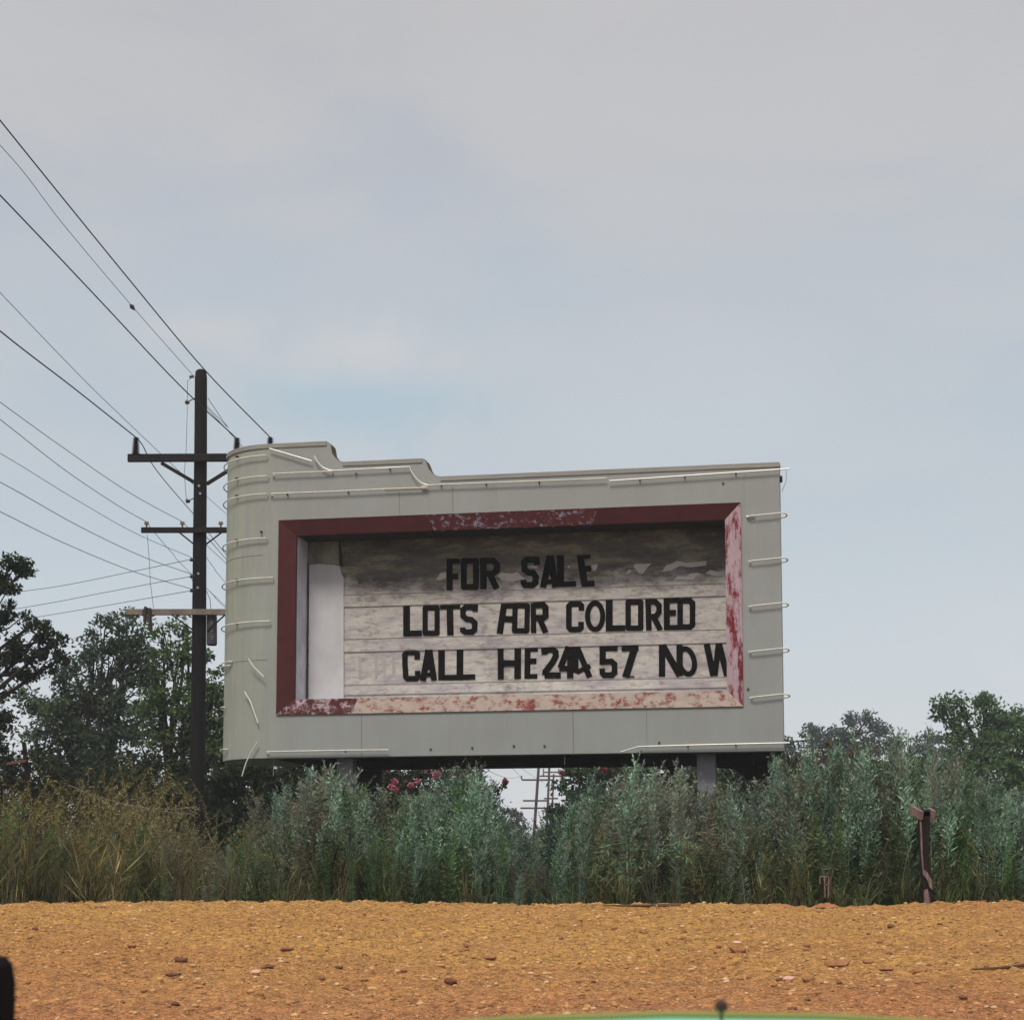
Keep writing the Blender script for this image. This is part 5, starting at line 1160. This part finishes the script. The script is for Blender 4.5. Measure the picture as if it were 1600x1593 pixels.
stone(1383, 1516, 20, M['rock_mid'], 'flat brown clod between the long clod and the reddish clod', (1.7, 1, .5))
def stick(pts, r, label):
    q = [on_road(x, y)+Vector((0, 0, 0.012)) for x, y in pts]; b_ = q[0].copy()
    o = MB().tube([p-b_ for p in q], r, 7).build('stick', M['stick']); o.location = b_; tag(o, label, 'stick', 'sticks lying on the dirt road')
stick([(942, 1415.5), (985, 1416), (1030, 1416), (1064, 1415.5)], [0.006, 0.014, 0.022, 0.026], 'thick stick lying along the far edge of the dirt')
stick([(1518, 1516), (1560, 1514), (1605, 1509)], [0.006, 0.012, 0.014], 'thin dark stick at the right edge of the dirt')
# low mounds of redder soil at the verge
for (px, w_, lab) in ((1215, 60, 'low mound of red soil at the verge below the right corner of the sign'), (1290, 44, 'smaller red soil mound at the verge right of the sign')):
    Ym = 22.2; p = P(px, 1410, Ym); rx = w_/2*Ym/F; xs = np.linspace(-1, 1, 26); X_, Y_ = np.meshgrid(xs, xs); rr2 = np.clip(1-(X_**2+Y_**2), 0, 1)
    Zm = rr2*0.045*(1+0.7*vnoise(X_*6+px, Y_*6))+0.02*vnoise(X_*14, Y_*14)*rr2-0.01
    v = np.stack([X_.ravel()*rx, Y_.ravel()*0.3, Zm.ravel()], 1); i_ = np.arange(676).reshape(26, 26)
    f = np.stack([i_[:-1, :-1].ravel(), i_[:-1, 1:].ravel(), i_[1:, 1:].ravel(), i_[1:, :-1].ravel()], 1)
    o = mesh_np('soil_mound', v, f, M['soil']); o.location = (p.x, Ym, zg(p.x, Ym)+0.0); tag(o, lab, 'soil mound', 'soil mounds at the verge')

# ------------------------------------------------------------------ haze
hm = bpy.data.materials.new('haze'); hm.use_nodes = True; hn = hm.node_tree.nodes
for n in list(hn):
    if n.type == 'BSDF_PRINCIPLED': hn.remove(n)
pv = hn.new('ShaderNodeVolumePrincipled'); pv.inputs['Density'].default_value = 0.0007; pv.inputs['Color'].default_value = (0.86, 0.89, 0.93, 1); pv.inputs['Anisotropy'].default_value = 0.1
hm.node_tree.links.new(pv.outputs[0], [n for n in hn if n.type == 'OUTPUT_MATERIAL'][0].inputs['Volume'])
hz = MB().box((0, 200, 12), (1300, 900, 30)).build('haze', hm); tag(hz, 'thin summer haze over the roadside and the far trees', 'haze', kind='stuff')
# ------------------------------------------------------------------ the open car the picture is taken from
car = empty('open_car', (0, -0.15, 0)); tag(car, 'turquoise car whose curved window sill shows at the bottom edge', 'car')
cy = 0.15      # local y of the camera
sy = 0.62+cy
def sill_z(x): return P(1030, 1589, 0.62).z-0.43*(x-0.060)**2
xs = [(-1.1+0.05*i) for i in range(45)]
mb = MB(); 
for x0, x1 in zip(xs[:-1], xs[1:]):
    z0, z1 = max(sill_z(x0), 1.05), max(sill_z(x1), 1.05)
    vs = []
    for x_, z_ in ((x0, z0), (x1, z1)):
        vs += [(x_, sy-0.07, 0.40), (x_, sy-0.075, z_-0.012), (x_, sy-0.055, z_-0.002), (x_, sy, z_), (x_, sy+0.02, z_-0.015), (x_, sy+0.06, z_-0.25), (x_, sy+0.05, 0.40)]
    mb.add(vs, [(k, k+1, k+8, k+7) for k in range(6)])
door = mb.build('door', M['car_green'], car, smooth=True)
mb = MB(); mb.tube([(x_, sy+0.006, max(sill_z(x_), 1.05)+0.0006) for x_ in xs], 0.0015, 6); mb.build('weather_strip', M['rubber'], door, smooth=True)
kp = P(1127, 1571, 0.60)
mb = MB(); mb.tube([(kp.x, kp.y+cy, kp.z-0.02), (kp.x, kp.y+cy, kp.z-0.0022), (kp.x, kp.y+cy, kp.z-0.0010), (kp.x, kp.y+cy, kp.z+0.0008), (kp.x, kp.y+cy, kp.z+0.0020)], [0.0004, 0.0005, 0.0021, 0.0021, 0.0008], 12); mb.build('lock_knob', M['knob'], door, smooth=True)
mb = MB(); mb.bar((-0.3, sy+0.07, 0.98), (-0.12, sy+0.07, 0.98), 0.02, 0.025); mb.build('handle', M['chrome'], door)
# fenders, hood, tail
body = MB()
def loft(secs):
    n = len(secs[0]); vs = [p for s in secs for p in s]; fs = []
    for i in range(len(secs)-1):
        for k in range(n-1): fs.append((i*n+k, i*n+k+1, (i+1)*n+k+1, (i+1)*n+k))
    fs.append(tuple(range(n))); fs.append(tuple(range((len(secs)-1)*n, len(secs)*n))[::-1]); return vs, fs
def sec(x_, top_, w_=0.83, lo=0.36):
    c_ = cy-0.15-0.02+sy-0.83+0.03
    c_ = sy-0.78
    return [(x_, c_-w_, lo), (x_, c_-w_-0.02, top_*0.7), (x_, c_-w_+0.08, top_-0.05), (x_, c_-0.3, top_), (x_, c_+0.3, top_), (x_, c_+w_-0.08, top_-0.05), (x_, c_+w_+0.02, top_*0.7), (x_, c_+w_, lo)]
body.add(*loft([sec(-2.45, 0.72, 0.70), sec(-2.3, 0.90, 0.80), sec(-1.7, 0.99), sec(-1.105, 1.03)])); body.add(*loft([sec(1.105, 1.04), sec(1.6, 1.0), sec(2.1, 0.88, 0.8), sec(2.3, 0.70, 0.70)]))
body.build('body', M['car_green'], car)
c_ = sy-0.78
MB().box((0, c_-0.80, 0.70), (2.2, 0.06, 0.68)).build('far_door', M['car_green'], car)
MB().box((0, c_, 0.38), (2.2, 1.54, 0.05)).build('floor_pan', M['black'], car)
mb = MB(); mb.box((0.25, c_-0.08, 0.55), (0.5, 1.2, 0.22)); mb.box((0.55, c_-0.08, 0.78), (0.14, 1.2, 0.50)); mb.build('bench_seat', M['seat'], car)
for x_ in (-1.65, 1.55):
    for y_ in (c_-0.80, c_+0.80):
        w_ = MB().tube([(x_, y_-0.11, 0.33), (x_, y_-0.10, 0.33), (x_, y_+0.10, 0.33), (x_, y_+0.11, 0.33)], [0.28, 0.33, 0.33, 0.28], 24).build('wheel', M['tyre'], car)
        MB().tube([(x_, y_-0.115, 0.33), (x_, y_+0.115, 0.33)], 0.17, 20).build('rim', M['chrome'], w_)
# mirror at the left
mpos = P(-45, 1500, 0.66)
mir = empty('side_mirror', (0, 0, 0)); mir.parent = car
c0 = P(-30, 1536, 0.66); rx_ = P(18, 1536, 0.66).x-c0.x
pts = []
mb = MB(); shp = []
topz = P(0, 1497, 0.66).z; botz = topz-0.07
xl = P(9, 1540, 0.66).x
shape = [(xl, botz), (xl-0.0003, topz-0.010), (xl-0.0015, topz-0.003), (xl-0.004, topz), (xl-0.09, topz+0.004), (xl-0.10, topz-0.01), (xl-0.10, botz)]
mb.prism([shape], lambda p: (p[0], 0.655+cy, p[1]), lambda p: (p[0]-0.004, 0.69+cy, p[1])); mb.build('mirror_housing', M['black'], mir)
MB().tube([(xl-0.05, 0.67+cy, botz+0.01), (xl-0.05, sy+0.03, 1.06)], 0.008, 8).build('mirror_stalk', M['chrome'], mir)
